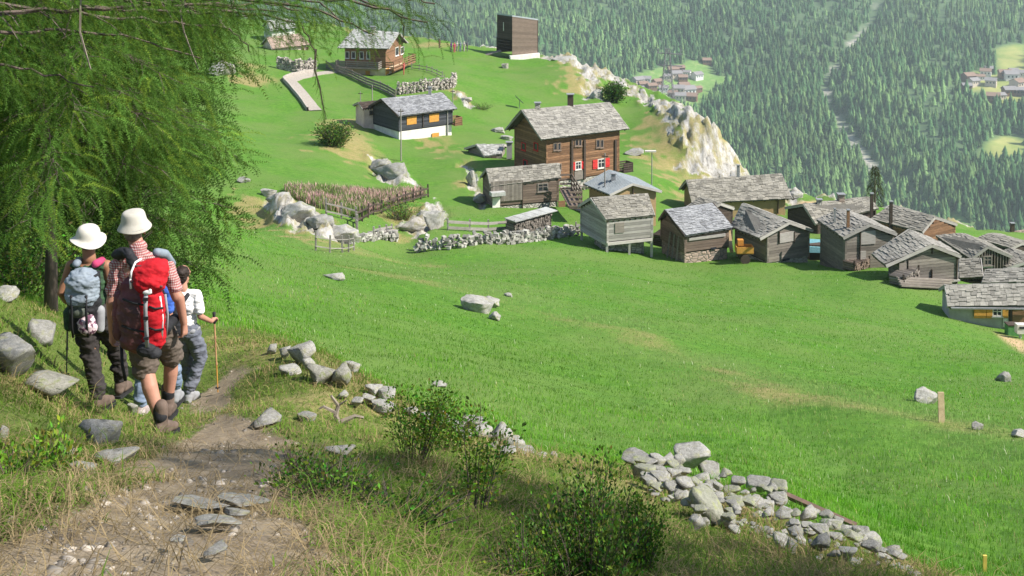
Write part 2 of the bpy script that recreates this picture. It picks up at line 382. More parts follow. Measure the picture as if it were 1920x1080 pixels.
# ------------------------------------------------------------------ the far side of the valley
MY = [250, 700, 1100, 1300, 2300, 2900, 3600, 5200]; MZ = [-560, -520, -440, -395, -198, -60, 230, 1000]
RAV = None
def MH0(x, y):
    z = np.interp(y, MY, MZ)
    return z + 22*fbm(x/420, y/420, s=71, o=3) + 5*fbm(x/70, y/70, s=73, o=3)
def mhit(u, v, off=0.0):
    dx = (u-960)/FPX; dy = (CY-v)/FPX; d = np.array([dx, CP+dy*SP, -SP+dy*CP]); tt = np.linspace(700, 4200, 4000); P = tt[:, None]*d
    g = P[:, 2]-MH0(P[:, 0], P[:, 1])-off; k = np.argmax(g < 0); return Vector(P[k])
RAV = [mhit(*p) for p in ((1650, -20), (1625, 40), (1575, 95), (1548, 140), (1556, 185), (1600, 250), (1640, 300), (1672, 345), (1730, 410))]
CLR = [[mhit(*p) for p in q] for q in (
 ((1195, 138), (1240, 128), (1290, 112), (1325, 118), (1345, 142), (1400, 142), (1395, 152), (1350, 165), (1325, 190), (1300, 210), (1190, 200), (1185, 150)),
 ((1865, 92), (1925, 82), (1925, 190), (1880, 198), (1850, 196), (1835, 170), (1805, 178), (1800, 150), (1835, 132), (1870, 140)),
 ((1835, 298), (1860, 262), (1880, 252), (1925, 262), (1925, 290), (1870, 300)),
 ((1770, 405), (1790, 398), (1830, 425), (1840, 440), (1780, 440)))]
YEL = CLR[1:3]
gx = np.r_[np.arange(-3200, -300, 90), np.arange(-300, 2300, 12), np.arange(2300, 4200, 90)]; gy = np.r_[np.arange(250, 1100, 50), np.arange(1100, 3000, 12), np.arange(3000, 5300, 90)]
GX, GY = np.meshgrid(gx, gy); GZ = MH0(GX, GY)
dr = pdist(GX, GY, RAV); GZ = GZ-14*sstep(45, 5, dr)
def MH(x, y): return MH0(x, y)-14*sstep(45, 5, pdist(np.asarray(x, float), np.asarray(y, float), RAV))
cl = np.zeros(GX.shape)
for q in CLR: cl = np.maximum(cl, psoft(GX, GY, q, 6))
rv = sstep(9, 2, dr+3+8*fbm(GX/30, GY/30, s=75, o=3))*sstep(-.5, .3, fbm(GX/50, GY/50, s=76, o=2))
yl = np.zeros(GX.shape)
for q in YEL: yl = np.maximum(yl, psoft(GX, GY, q, 12))
nn, mm = GX.shape; Vm = np.stack([GX, GY, GZ], -1).reshape(-1, 3)
i, j = np.meshgrid(np.arange(nn-1), np.arange(mm-1), indexing='ij'); b = (i*mm+j).ravel(); Fm = np.stack([b, b+1, b+mm+1, b+mm], 1)
t = NT('valley_ground'); vc = t.coord('Object'); n1 = t.noise(vc, .02, 6, .65); n2 = t.noise(vc, .12, 6, .7)
zc = t.n('ShaderNodeVertexColor', layer_name='zone').outputs[0]; zs = t.n('ShaderNodeSeparateColor', {0: zc})
woodf = t.ramp(n2, [(.35, (.05, .10, .045)), (.65, (.11, .17, .07))])
mead = t.ramp(n2, [(.3, (.10, .21, .04)), (.55, (.17, .29, .07)), (.7, (.34, .34, .16))])
yelm = t.ramp(n1, [(.35, (.20, .27, .06)), (.65, (.40, .38, .13))])
rk = t.ramp(n2, [(.3, (.22, .2, .17)), (.6, (.5, .46, .4))])
c = t.mix(zs.outputs[0], woodf, t.mix(zs.outputs[2], mead, yelm)); c = t.mix(zs.outputs[1], c, rk)
M_val = t.out(c, .95)
o = mesh_np('mountainside', Vm, Fm, M_val, None, True, {'zone': np.stack([cl, rv, yl], -1).reshape(-1, 3)}); tag(o, 'forested mountainside across the valley', kind='structure')
# spruces of the far forest
def spruce_protos(k, tiers, pts, seed):
    rng = np.random.default_rng(seed); out = []
    for _ in range(k):
        V = []; T = []
        for a in range(tiers):
            t0 = a/tiers; base = .06+.94*t0*.92; top = min(1.0, base+1.0/tiers*1.75); rr = .19*(1-t0)**.8+.018
            c0 = len(V); V.append((rng.normal(0, .006), rng.normal(0, .006), top)); ph = rng.uniform(0, 6.28)
            for q in range(pts*2):
                an = ph+math.pi*q/pts; r2 = rr*(rng.uniform(.85, 1.3) if q % 2 == 0 else rng.uniform(.35, .6)); V.append((r2*math.cos(an), r2*math.sin(an), base-(.02 if q % 2 == 0 else -.03)+rng.normal(0, .012)))
            for q in range(pts*2): T.append((c0, c0+1+q, c0+1+(q+1) % (pts*2)))
        out.append((np.array(V), np.array(T)))
    return out
def scatter_trees(name, P, S, W, protos, cols, mat, rng):
    VV, FF, CC = [], [], []; off = 0
    kinds = rng.integers(0, len(protos), len(P)); rot = rng.uniform(0, 6.28, len(P))
    for k, (pv, pf) in enumerate(protos):
        m = kinds == k; n = m.sum()
        if not n: continue
        c, s = np.cos(rot[m])[:, None], np.sin(rot[m])[:, None]
        X = (pv[None, :, 0]*c-pv[None, :, 1]*s)*(S[m]*W[m])[:, None]; Y = (pv[None, :, 0]*s+pv[None, :, 1]*c)*(S[m]*W[m])[:, None]; Z = np.repeat(pv[None, :, 2], n, 0)*S[m][:, None]
        V = np.stack([X, Y, Z], -1)+P[m][:, None, :]
        F = pf[None]+(np.arange(n)*len(pv))[:, None, None]+off
        VV.append(V.reshape(-1, 3)); FF.append(F.reshape(-1, 3)); CC.append(np.repeat(cols[m], len(pv), 0)); off += n*len(pv)
    return mesh_np(name, np.concatenate(VV), np.concatenate(FF), mat, None, False, {'shade': np.concatenate(CC)})
t = NT('conifer_needles'); a = t.n('ShaderNodeVertexColor', layer_name='shade').outputs[0]; t.t.nodes.remove(t.b)
_d = t.n('ShaderNodeBsdfDiffuse', {'Color': a}); _l = t.n('ShaderNodeBsdfTranslucent', {'Color': a}); _m = t.n('ShaderNodeMixShader', {0: .38, 1: _d.outputs[0], 2: _l.outputs[0]}); t.t.links.new(_m.outputs[0], t.t.nodes['Material Output'].inputs[0]); M_conif = t.m
rng = np.random.default_rng(5)
NT_ = 96000
ty = 1150+(rng.random(NT_)**1.0)*1900; tx = rng.uniform(-.66, .68, NT_)*ty
tz = MH(tx, ty); 
# keep what can be seen from near the camera
D = ty*CP-tz*SP; uu = 960+FPX*tx/D; vv = CY-FPX*(ty*SP+tz*CP)/D
keep = (rng.random(len(tx)) < .80+.5*fbm(tx/55, ty/55, s=83, o=3)) & (uu > -400) & (uu < 2400) & (vv < 520) & (vv > -70)
for q in CLR: keep &= psoft(tx, ty, q, 4) < .5
keep &= (pdist(tx, ty, RAV)+6*fbm(tx/30, ty/30, s=75, o=3)) > 7
tx, ty, tz = tx[keep], ty[keep], tz[keep]
S = (19.5-5.5*sstep(1300, 2500, ty))*np.clip(rng.normal(.95, .24, len(tx)), .4, 1.5)*(1+.22*fbm(tx/90, ty/90, s=81, o=2)); W = rng.uniform(.85, 1.55, len(tx))
la = (rng.random(len(tx)) < (.45+.35*vnoise(tx/160, ty/160, s=8))).astype(float)[:, None]
cols = (np.array([.085, .185, .07])*(1-la)+np.array([.18, .30, .11])*la)*rng.uniform(.55, 1.45, len(tx))[:, None]*(1+.25*fbm(tx/200, ty/200, s=85, o=3))[:, None]
fo = scatter_trees('forest', np.stack([tx, ty, tz-1], -1), S, W, spruce_protos(6, 4, 5, 2), cols, M_conif, rng)
tag(fo, 'dense conifer forest covering the far mountainside', 'forest', kind='stuff')
print('forest trees', len(tx))
# ------------------------------------------------------------------ haze
t = NT('mountain_air'); t.t.nodes.remove(t.b); pv = t.n('ShaderNodeVolumePrincipled', {'Color': (.78, .93, .96, 1), 'Density': .00013, 'Anisotropy': .1})
t.t.links.new(pv.outputs[0], t.t.nodes['Material Output'].inputs['Volume']); M_haze = t.m
mb = MB(); mb.box((400, 2350, 250), (9000, 6400, 1700)); hz = mb.build('haze', M_haze); tag(hz, 'pale blue air over the whole valley', kind='stuff')
# ------------------------------------------------------------------ building materials
def wood(name, c1, c2, grain=(1, 1, 1)):
    t = NT(name); v = t.coord('Object', (1, 1, 6)); n = t.noise(v, 2.2, 7, .7); n2 = t.noise(t.coord('Object'), .9, 4, .6)
    c = t.ramp(n, [(.25, c2), (.7, c1)]); c = t.mix(t.ramp(n2, [(.4, 0.), (.7, .45)]), c, tuple(x*.6 for x in c1))
    a = t.n('ShaderNodeVertexColor', layer_name='shade').outputs[0]; c = t.mix(1.0, c, a, 'MULTIPLY'); t.bump(n, .3, .02); return t.out(c, .85)
W_grey = wood('weathered_grey_wood', (.29, .25, .215), (.14, .12, .10))
W_pale = wood('pale_silver_wood', (.44, .41, .375), (.26, .235, .21))
W_brown = wood('sunburnt_brown_wood', (.34, .185, .10), (.12, .065, .038))
W_dark = wood('dark_larch_wood', (.10, .072, .055), (.045, .034, .028))
W_slateblue = wood('black_blue_timber', (.085, .09, .10), (.05, .05, .058))
W_ochre = wood('new_ochre_wood', (.42, .29, .15), (.27, .18, .09))
W_bark = wood('fence_rail_wood', (.36, .33, .30), (.17, .15, .13))
W_rose = wood('reddish_box_wood', (.27, .20, .155), (.14, .10, .08))
def slabm(name, c1, c2, c3):
    t = NT(name); v = t.coord('Object'); n = t.noise(v, 1.3, 7, .7); n2 = t.noise(v, 9, 5, .7)
    c = t.ramp(n, [(.3, c2), (.5, c1), (.72, c3)]); c = t.mix(t.ramp(n2, [(.35, .5), (.6, 0.)]), c, tuple(x*.55 for x in c2))
    a = t.n('ShaderNodeVertexColor', layer_name='shade').outputs[0]; c = t.mix(1.0, c, a, 'MULTIPLY'); t.bump(n2, .4, .02); return t.out(c, .8)
S_stone = slabm('stone_slab_roofing', (.30, .28, .245), (.21, .195, .17), (.38, .355, .30))
S_old = slabm('mossy_slab_roofing', (.275, .255, .215), (.18, .165, .13), (.35, .32, .26))
S_slate = slabm('blue_grey_slate', (.31, .31, .315), (.235, .235, .245), (.385, .385, .385))
S_light = slabm('pale_bleached_slabs', (.46, .46, .43), (.32, .31, .28), (.54, .54, .52))
S_metal = slabm('grey_sheet_metal', (.42, .46, .48), (.34, .38, .40), (.50, .53, .54))
S_brown = slabm('rusty_brown_slabs', (.42, .32, .25), (.3, .21, .16), (.5, .4, .32))
P_white = simple('white_plaster', (.80, .77, .71), (.62, .58, .52), 1.5, .9, .1)
P_cream = simple('cream_plaster', (.72, .58, .42), (.52, .40, .28), 1.8, .9, .1)
P_grey = simple('grey_render', (.40, .385, .36), (.27, .26, .245), 1.2, .9, .2)
P_pink = simple('rosy_render', (.72, .56, .50), (.55, .40, .35), 1.5, .9, .1)
RED = simple('red_shutter_paint', (.62, .045, .04), (.45, .03, .03), 6)
ORA = simple('orange_shutter_paint', (.62, .31, .06), (.46, .22, .05), 5)
GLASS = simple('dark_window_glass', (.05, .055, .065), (.02, .02, .025), 3, .15, 0)
FRAME = simple('pale_window_frame', (.70, .66, .60), (.55, .50, .44), 6)
METAL = simple('dull_metal', (.30, .30, .31), (.2, .2, .2), 9, .45, .05)
def masonry(name, c1, c2, sc_=3.0, mortar=(.20, .18, .15)):
    t = NT(name); v = t.coord('Object', (1, 1, 1.7)); vo = t.n('ShaderNodeTexVoronoi', {'Vector': v, 'Scale': sc_}, feature='F1'); ve = t.n('ShaderNodeTexVoronoi', {'Vector': v, 'Scale': sc_}, feature='DISTANCE_TO_EDGE')
    n = t.noise(t.coord('Object'), 6, 5, .7); sp = t.n('ShaderNodeSeparateColor', {0: vo.outputs['Color']})
    c = t.mix(sp.outputs[0], c1, c2); c = t.mix(t.ramp(n, [(.3, .5), (.65, 0.)]), c, mortar); c = t.mix(t.ramp(ve.outputs['Distance'], [(.02, 1.), (.09, 0.)]), c, mortar)
    t.bump(t.ramp(ve.outputs['Distance'], [(0., 0.), (.14, 1.)]), .8, .06); return t.out(c, .9)
B_stone = masonry('rubble_masonry', (.62, .58, .52), (.40, .37, .33))
B_red = masonry('reddish_masonry', (.50, .36, .29), (.36, .27, .22), 2.4)
ROOFS = {
 'chalet': ((-0.64,113.19,-22.96), (0.95,110.38,-20.53), (2.78,107.58,-22.76), (7.96,118.42,-23.08), (9.58,115.62,-20.75), (11.33,112.81,-22.81)),
 'lower': ((-16.30,130.51,-23.95), (-14.31,127.82,-22.55), (-12.23,125.13,-23.95), (-9.67,134.87,-23.94), (-7.89,132.18,-22.62), (-6.19,129.49,-23.94)),
 'top': ((-22.19,175.01,-21.89), (-23.12,171.05,-19.84), (-24.90,167.08,-22.10), (-15.41,172.92,-22.12), (-16.36,168.95,-20.14), (-17.45,164.99,-21.94)),
 'barn': ((-2.51,98.32,-24.08), (-2.11,97.02,-23.01), (-1.74,95.73,-24.20), (3.73,100.27,-23.99), (3.98,98.98,-22.99), (4.09,97.68,-23.92)),
 'shed': ((-4.27,119.27,-26.25), (-3.62,117.76,-25.44), (-2.72,116.24,-26.30), (-0.82,119.76,-26.19), (-0.81,118.24,-25.55), (-1.07,116.73,-26.14)),
 'granary': ((4.89,85.30,-22.96), (5.69,83.38,-21.89), (6.64,81.46,-22.96), (9.43,86.54,-22.96), (9.87,84.62,-21.90), (10.15,82.70,-22.96)),
 'long': ((15.90,109.51,-28.02), (16.17,107.26,-26.50), (16.39,105.01,-28.06), (24.88,110.99,-27.84), (25.14,108.74,-26.25), (25.70,106.49,-28.01)),
 'slate': ((10.81,85.18,-23.95), (11.03,83.27,-22.73), (12.17,81.37,-24.06), (14.34,86.63,-23.89), (14.69,84.73,-22.64), (15.76,82.82,-23.90)),
 'bigroof': ((23.61,100.16,-27.14), (24.78,98.45,-26.41), (25.41,96.74,-27.61), (30.06,103.26,-27.31), (31.19,101.55,-26.59), (31.57,99.84,-27.14)),
 'right': ((24.92,66.98,-23.24), (24.82,66.07,-22.43), (24.64,65.16,-23.30), (29.89,66.84,-23.21), (29.70,65.93,-22.27), (29.38,65.02,-23.20)),
 'metal': ((7.91,93.99,-24.39), (9.86,94.89,-23.71), (12.37,95.79,-24.57), (6.12,98.21,-24.59), (8.29,99.11,-23.62), (10.72,100.01,-24.49)),
 'gable1': ((17.16,80.15,-23.87), (19.45,81.20,-23.01), (21.35,82.24,-23.89), (15.86,83.76,-24.12), (16.91,84.80,-22.66), (18.94,85.85,-23.67)),
 'gable0': ((15.28,91.30,-25.17), (16.52,92.01,-24.59), (17.76,92.73,-25.17), (14.14,93.27,-25.17), (15.38,93.99,-24.59), (16.62,94.70,-25.17)),
 'gable2': ((22.21,77.63,-23.06), (24.11,78.00,-22.26), (26.06,78.37,-23.02), (21.49,81.63,-22.99), (23.32,82.00,-22.33), (25.27,82.37,-23.07)),
 'back': ((31.51,88.91,-26.00), (32.90,90.13,-25.16), (35.10,91.35,-26.07), (28.76,92.65,-26.05), (30.72,93.87,-25.23), (32.79,95.09,-26.11)),
 'gable3': ((23.72,73.34,-23.57), (26.85,74.01,-22.45), (29.00,74.69,-23.39), (23.47,75.31,-23.48), (26.09,75.99,-22.05), (28.37,76.66,-23.13)),
 'gable4': ((32.80,82.59,-26.08), (34.04,82.75,-25.22), (35.87,82.91,-26.01), (31.92,87.09,-25.75), (34.02,87.25,-25.63), (35.73,87.41,-26.28)),
 'gable5': ((40.84,94.91,-29.13), (42.12,95.58,-28.87), (43.36,96.25,-29.15), (39.25,97.75,-29.17), (40.51,98.42,-28.91), (41.74,99.09,-29.17)),
 'lean': ((31.73,81.86,-26.09), (31.09,80.22,-25.37), (30.37,78.57,-26.18), (32.81,81.43,-26.00), (32.32,79.78,-25.16), (31.86,78.14,-25.92)),
 'low': ((31.89,77.36,-25.32), (31.38,76.38,-24.84), (30.72,75.40,-25.44), (34.05,76.60,-25.21), (33.69,75.62,-24.52), (33.27,74.64,-25.11)),
 'edge': ((35.37,82.55,-26.73), (37.17,82.62,-26.17), (38.90,82.68,-26.74), (35.43,85.32,-26.74), (36.90,85.38,-26.16), (38.45,85.45,-26.74)),
 'brown': ((51.01,119.14,-35.20), (50.39,118.20,-34.67), (49.37,117.26,-35.38), (53.05,118.74,-35.04), (52.93,117.80,-34.06), (52.80,116.86,-34.93)),
 'pink': ((-40.02,185.85,-24.04), (-38.53,183.35,-22.61), (-37.20,180.84,-24.13), (-35.76,189.16,-23.96), (-33.93,186.65,-22.42), (-31.98,184.15,-23.89)),
 'white': ((-42.27,197.74,-22.55), (-40.96,195.03,-21.19), (-39.70,192.33,-22.66), (-38.75,199.67,-22.45), (-37.31,196.97,-21.04), (-35.84,194.26,-22.35)),
 'annex': ((-17.77,131.52,-23.93), (-17.21,130.45,-23.42), (-16.60,129.37,-23.94), (-15.12,132.63,-23.91), (-14.71,131.55,-23.37), (-14.35,130.48,-23.90)),
}
class House:
    def __init__(s, name, key, label, cat, walls='logs', wmat=None, rmat=None, oa=.07, ob=.14, base=None, foot=None, footh=1.0, group=None, slab=.42, deep=None, rows=True, ob2=None):
        random.seed(hash(key) % 1000 if False else sum(map(ord, key)))
        P = [Vector(p) for p in ROOFS[key]]; s.R = {(0, -1): P[0], (0, 0): P[1], (0, 1): P[2], (1, -1): P[3], (1, 0): P[4], (1, 1): P[5]}
        if deep:
            for e in (0, 1):
                d = (s.R[(e, 0)]-s.R[(e, 1)]); q = s.R[(e, 0)]+Vector((d.x, d.y, 0))*deep; q.z = s.R[(e, 1)].z; s.R[(e, -1)] = q
        c = sum((s.R[k] for k in s.R), Vector())/6
        gz = Hs(c.x, c.y); s.o = Vector((c.x, c.y, gz)); s.root = empty(name, s.o); tag(s.root, label, cat, group); s.oa, s.ob = oa, ob; s.ob2 = ob if ob2 is None else ob2
        for k in s.R: s.R[k] = s.R[k]-s.o
        s.roof(rmat, slab, rows)
        cs = [s.wc(e, sd) for e in (0, 1) for sd in (-1, 1)]
        gmin = min(Hs(q.x+s.o.x, q.y+s.o.y) for q in cs)-s.o.z-.8
        s.gmin = gmin
        wb = gmin if base is None else s.on(*base)[0].z
        if foot is not None:
            wb = s.on(*foot)[0].z if base is None else wb
            s.walls('foundation', footmat if (footmat := getattr(s, 'fm', B_stone)) else B_stone, gmin, wb, 'plain', inset=.0)
        s.wb = wb
        s.walls('wall', wmat or W_grey, wb, None, walls)
    def P(s, a, b):
        e = 1 if b > 0 else -1
        f = lambda x: s.R[(x, 0)]+(s.R[(x, e)]-s.R[(x, 0)])*abs(b)
        return f(0).lerp(f(1), a)
    def wc(s, e, sd): return s.P(s.oa if e == 0 else 1-s.oa, sd*(1-(s.ob if sd > 0 else s.ob2)))
    def slabs(s, mb, e, w0, th, lift=0.0):
        A0, A1, E0, E1 = s.R[(0, 0)], s.R[(1, 0)], s.R[(0, e)], s.R[(1, e)]
        n = (A1-A0).cross(E0-A0); n.normalize()
        if n.z < 0: n = -n
        Ls = ((E0-A0).length+(E1-A1).length)/2; Lr = (A1-A0).length; w0 = w0*.78; rows = max(3, int(Ls/(w0*.62))); sk = .10*Ls/Lr*random.choice((-1, 1, 1))
        for i in range(rows):
            t1 = 1.0-i/rows*1.0+.015; t0 = max(0.0, t1-1.5/rows); x = -.01+random.uniform(-.3, 0)/max(3, Lr/w0)
            while x < 1.0:
                w = w0/Lr*random.uniform(.6, 1.7); x0 = max(x, -.012); x1 = min(x+w*.97, 1.012); x += w
                if x1-x0 < .015: continue
                j = random.uniform(-.45, .45)/rows if i else random.uniform(-.1, .12)/rows
                def q(a, t, h):
                    a = min(max(a+sk*(t-.5), -.012), 1.012); return (A0.lerp(A1, a)).lerp(E0.lerp(E1, a), min(max(t, 0), 1.03))+n*h
                k = random.choice((.68, .84, .94, 1.0, 1.0, 1.06, 1.18)); hl = th*random.uniform(1.2, 2.4)+lift; hh = th*random.uniform(.3, .8)+lift
                v = [q(x0, t1+j, hl), q(x1, t1+j+random.uniform(-.05, .05)/rows, hl+random.uniform(-.01, .01)), q(x1, t0, hh), q(x0, t0, hh)]
                v += [p-n*th*.8 for p in v]
                mb.add(v, [(0, 1, 2, 3), (4, 7, 6, 5), (0, 4, 5, 1), (1, 5, 6, 2), (2, 6, 7, 3), (3, 7, 4, 0)], k)
    def roof(s, rmat, slab, rows):
        mb = MB()
        for e in (-1, 1):
            A0, A1, E0, E1 = s.R[(0, 0)], s.R[(1, 0)], s.R[(0, e)], s.R[(1, e)]; dn = Vector((0, 0, -.09)); up = Vector((0, 0, .0))
            mb.add([A0, A1, E1, E0, A0+dn, A1+dn, E1+dn, E0+dn], [(0, 1, 2, 3), (7, 6, 5, 4), (0, 3, 7, 4), (1, 5, 6, 2), (2, 6, 7, 3)], .5)
            if rows: s.slabs(mb, e, slab, .035, .02)
            else:
                L = (A1-A0).length; N = int(L/.25)
                for k in range(N+1):
                    a = k/N; mb.beam(A0.lerp(A1, a)+Vector((0, 0, .02)), E0.lerp(E1, a)+Vector((0, 0, .02)), .05, .05, .9)
        s.ro = mb.build('roof', rmat, s.root)
        for a in (0, 1):
            for e in (-1, 1):
                d = MB(); o = (s.R[(a, 0)]-s.R[(1-a, 0)]).normalized()*.04; dn = Vector((0, 0, -.07)); d.beam(s.R[(a, 0)]+o+dn, s.R[(a, e)]+o+dn, .05, .19, random.uniform(.8, 1.3))
                d.build('bargeboard', W_pale if rmat is not S_slate else W_dark, s.root)
        d = MB()
        for k in range(9):
            a = .04+.92*k/8
            for e in (-1, 1):
                p0 = s.P(a, e*.72)+Vector((0, 0, -.17)); p1 = s.P(a, e*.985)+Vector((0, 0, -.17)); d.beam(p0, p1, .09, .12, .8)
        d.build('rafters', W_dark, s.root)
    def walls(s, name, mat, z0, z1, style, inset=0.0):
        """four walls; tops follow the roof unless z1 is given"""
        c = [s.wc(0, -1), s.wc(0, 1), s.wc(1, 1), s.wc(1, -1)]; mb = MB()
        rd = [s.P(s.oa, 0), s.P(1-s.oa, 0)]
        walls = [(c[0], c[1], rd[0]), (c[1], c[2], None), (c[2], c[3], rd[1]), (c[3], c[0], None)]
        for wi, (a, b, apex) in enumerate(walls):
            ha = Vector((a.x, a.y, 0)); hb = Vector((b.x, b.y, 0)); L = (hb-ha).length; d = (hb-ha)/L
            prof = [(0, a.z-.13), (L, b.z-.13)]
            if apex is not None:
                ta = (Vector((apex.x, apex.y, 0))-ha).dot(d); prof = [(0, a.z-.13), (ta, apex.z-.13), (L, b.z-.13)]
            if z1 is not None: prof = [(0, z1), (L, z1)]
            xs = [p[0] for p in prof]; zs = [p[1] for p in prof]; top = max(zs)
            nrm = Vector((d.y, -d.x, 0))
            if style == 'plain':
                v = []; T = .12
                for o in (0, -T):
                    v += [ha+nrm*o+Vector((0, 0, z0)), hb+nrm*o+Vector((0, 0, z0))]+[ha+d*x+nrm*o+Vector((0, 0, z)) for x, z in prof[::-1]]
                n = len(v)//2
                mb.add(v, [tuple(range(n)), tuple(range(2*n-1, n-1, -1))]+[(k, k+n, (k+1) % n+n, (k+1) % n) for k in range(n)], 1.0)
            elif style == 'logs':
                hgt = .20; z = z0+(.1 if wi % 2 else 0)
                while z < top:
                    zm = z+hgt*.5; lo, hi = 0, L
                    if zm > min(zs):
                        if apex is None: break
                        g = np.linspace(0, L, 60); ok = np.interp(g, xs, zs) > zm+hgt*.4
                        if not ok.any(): break
                        lo, hi = g[ok][0], g[ok][-1]
                    ex = .1 if lo == 0 else 0
                    k = random.uniform(.62, 1.2); h2 = hgt*.9
                    mb.beam(ha+d*(lo-ex)+Vector((0, 0, zm)), ha+d*(hi+(.1 if hi >= L-1e-6 else 0))+Vector((0, 0, zm)), .15+random.uniform(-.015, .015), h2, k)
                    z += hgt
                # dark backing so that nothing shows between the logs
                v = [ha-nrm*.03+Vector((0, 0, z0)), hb-nrm*.03+Vector((0, 0, z0))]+[ha+d*x-nrm*.03+Vector((0, 0, zz)) for x, zz in prof[::-1]]
                mb.add(v, [tuple(range(len(v)))], .35)
            else: # upright boards
                x = 0
                while x < L-.02:
                    w = min(random.uniform(.14, .24), L-x); zt = float(np.interp(x+w/2, xs, zs))
                    mb.beam(ha+d*(x+w/2)+Vector((0, 0, z0)), ha+d*(x+w/2)+Vector((0, 0, zt-.02)), .05+random.uniform(0, .02), w*.95, random.uniform(.65, 1.2), up=nrm)
                    x += w
                v = [ha-nrm*.03+Vector((0, 0, z0)), hb-nrm*.03+Vector((0, 0, z0))]+[ha+d*x_-nrm*.03+Vector((0, 0, zz)) for x_, zz in prof[::-1]]
                mb.add(v, [tuple(range(len(v)))], .35)
        return mb.build(name, mat, s.root)
    def on(s, side, u, v, off=0.0):
        """local point of a wall seen at pixel (u, v); side A, F, E or B"""
        c = {'A': (s.wc(0, -1), s.wc(0, 1)), 'F': (s.wc(0, 1), s.wc(1, 1)), 'E': (s.wc(1, 1), s.wc(1, -1)), 'B': (s.wc(1, -1), s.wc(0, -1))}[side]
        a, b = c; d = Vector((b.x-a.x, b.y-a.y, 0)).normalized(); n = Vector((d.y, -d.x, 0)); r = pix(u, v, 1.0)
        k = ((a+s.o).dot(n)+off)/r.dot(n); return r*k-s.o, d, n
    def rect(s, side, u0, v0, u1, v1):
        vm, um = (v0+v1)/2, (u0+u1)/2
        p0, d, n = s.on(side, u0, vm); p1, _, _ = s.on(side, u1, vm); pt, _, _ = s.on(side, um, v0); pb, _, _ = s.on(side, um, v1)
        c = (p0+p1)/2; c.z = (pt.z+pb.z)/2; return c, d, n, abs((p1-p0).dot(d)), pt.z-pb.z
    def panel(s, name, side, r, mat, th=.06, out=.10, parent=None, k=1.0, label=None):
        c, d, n, w, h = s.rect(side, *r); mb = MB(); R = Matrix((d, n, Vector((0, 0, 1)))).transposed(); mb.box(c+n*out, (w, th, h), R, k)
        o = mb.build(name, mat, parent or s.root)
        if label: o['label'] = label
        return o
    def window(s, side, r, shut=None, fr=FRAME, bars=True, sw=.5):
        c, d, n, w, h = s.rect(side, *r); R = Matrix((d, n, Vector((0, 0, 1)))).transposed()
        mb = MB(); t = .08; o = n*.10
        for sx in (-1, 1): mb.box(c+d*(sx*w/2)+o, (t, .07, h+t), R)
        for sz in (-1, 1): mb.box(c+Vector((0, 0, sz*h/2))+o, (w-t, .06, t), R)
        if bars:
            mb.box(c+o, (.045, .055, h-t), R); mb.box(c+o+Vector((0, 0, h*.1)), (w-t, .05, .04), R)
        wd = mb.build('window', fr, s.root); g = MB(); g.box(c+n*.085, (w, .02, h), R); g.build('pane', GLASS, wd)
        g = MB(); g.box(c+n*.13+Vector((0, 0, -h/2-t*.8)), (w+.16, .12, .05), R); g.build('sill', fr, wd)
        if shut:
            for sx in (-1, 1):
                g = MB(); ww = w*sw; cc = c+d*(sx*(w/2+ww/2+.05))+n*.12; g.box(cc, (ww, .04, h*1.04), R)
                for zz in (-.3, .3): g.box(cc+Vector((0, 0, zz*h))+n*.03, (ww*.9, .02, .06), R, .8)
                g.build('shutter', shut, wd)
        return wd
    def on_roof(s, e, u, v):
        A0, A1, E0 = s.R[(0, 0)], s.R[(1, 0)], s.R[(0, e)]; n = (A1-A0).cross(E0-A0).normalized(); r = pix(u, v, 1.0); k = (A0+s.o).dot(n)/r.dot(n); return r*k-s.o
    def chimney(s, u, v, w, h, mat=B_stone, e=1, name='chimney'):
        p = s.on_roof(e, u, v); mb = MB(); mb.box(p+Vector((0, 0, h/2-.3)), (w, w, h+.6)); o = mb.build(name, mat, s.ro)
        c = MB(); c.box(p+Vector((0, 0, h+.08)), (w*1.35, w*1.35, .06)); c.box(p+Vector((0, 0, h+.02)), (w*.6, w*.6, .1)); 
        q = c.build('chimney_cap', METAL, s.ro); return o
    def balcony(s, side, r, depth=.9, mat=W_grey):
        c, d, n, w, h = s.rect(side, *r); R = Matrix((d, n, Vector((0, 0, 1)))).transposed(); mb = MB()
        b = c-Vector((0, 0, h/2)); mb.box(b+n*(depth/2+.08), (w, depth, .1), R, .8)
        for k in range(4): mb.box(b+n*depth+Vector((0, 0, .15+(h-.1)*k/3.4)), (w, .05, .16), R, random.uniform(.8, 1.15))
        for sx in (-1, 1):
            for k in range(4): mb.box(b+n*(depth/2+.05)+d*(sx*w/2)+Vector((0, 0, .15+(h-.1)*k/3.4)), (.05, depth-.06, .15), R, random.uniform(.8, 1.1))
        for k in range(5): mb.box(b+n*(depth-.04)+d*(w*(k/4-.5)*.98)+Vector((0, 0, h/2)), (.09, .09, h), R, .7)
        return mb.build('balcony', mat, s.root)
    def post(s, side, u, v0, v1, w=.2, mat=W_dark, name='wall_post'):
        return s.panel(name, side, (u-.5, v0, u+.5, v1), mat, .16, .1)
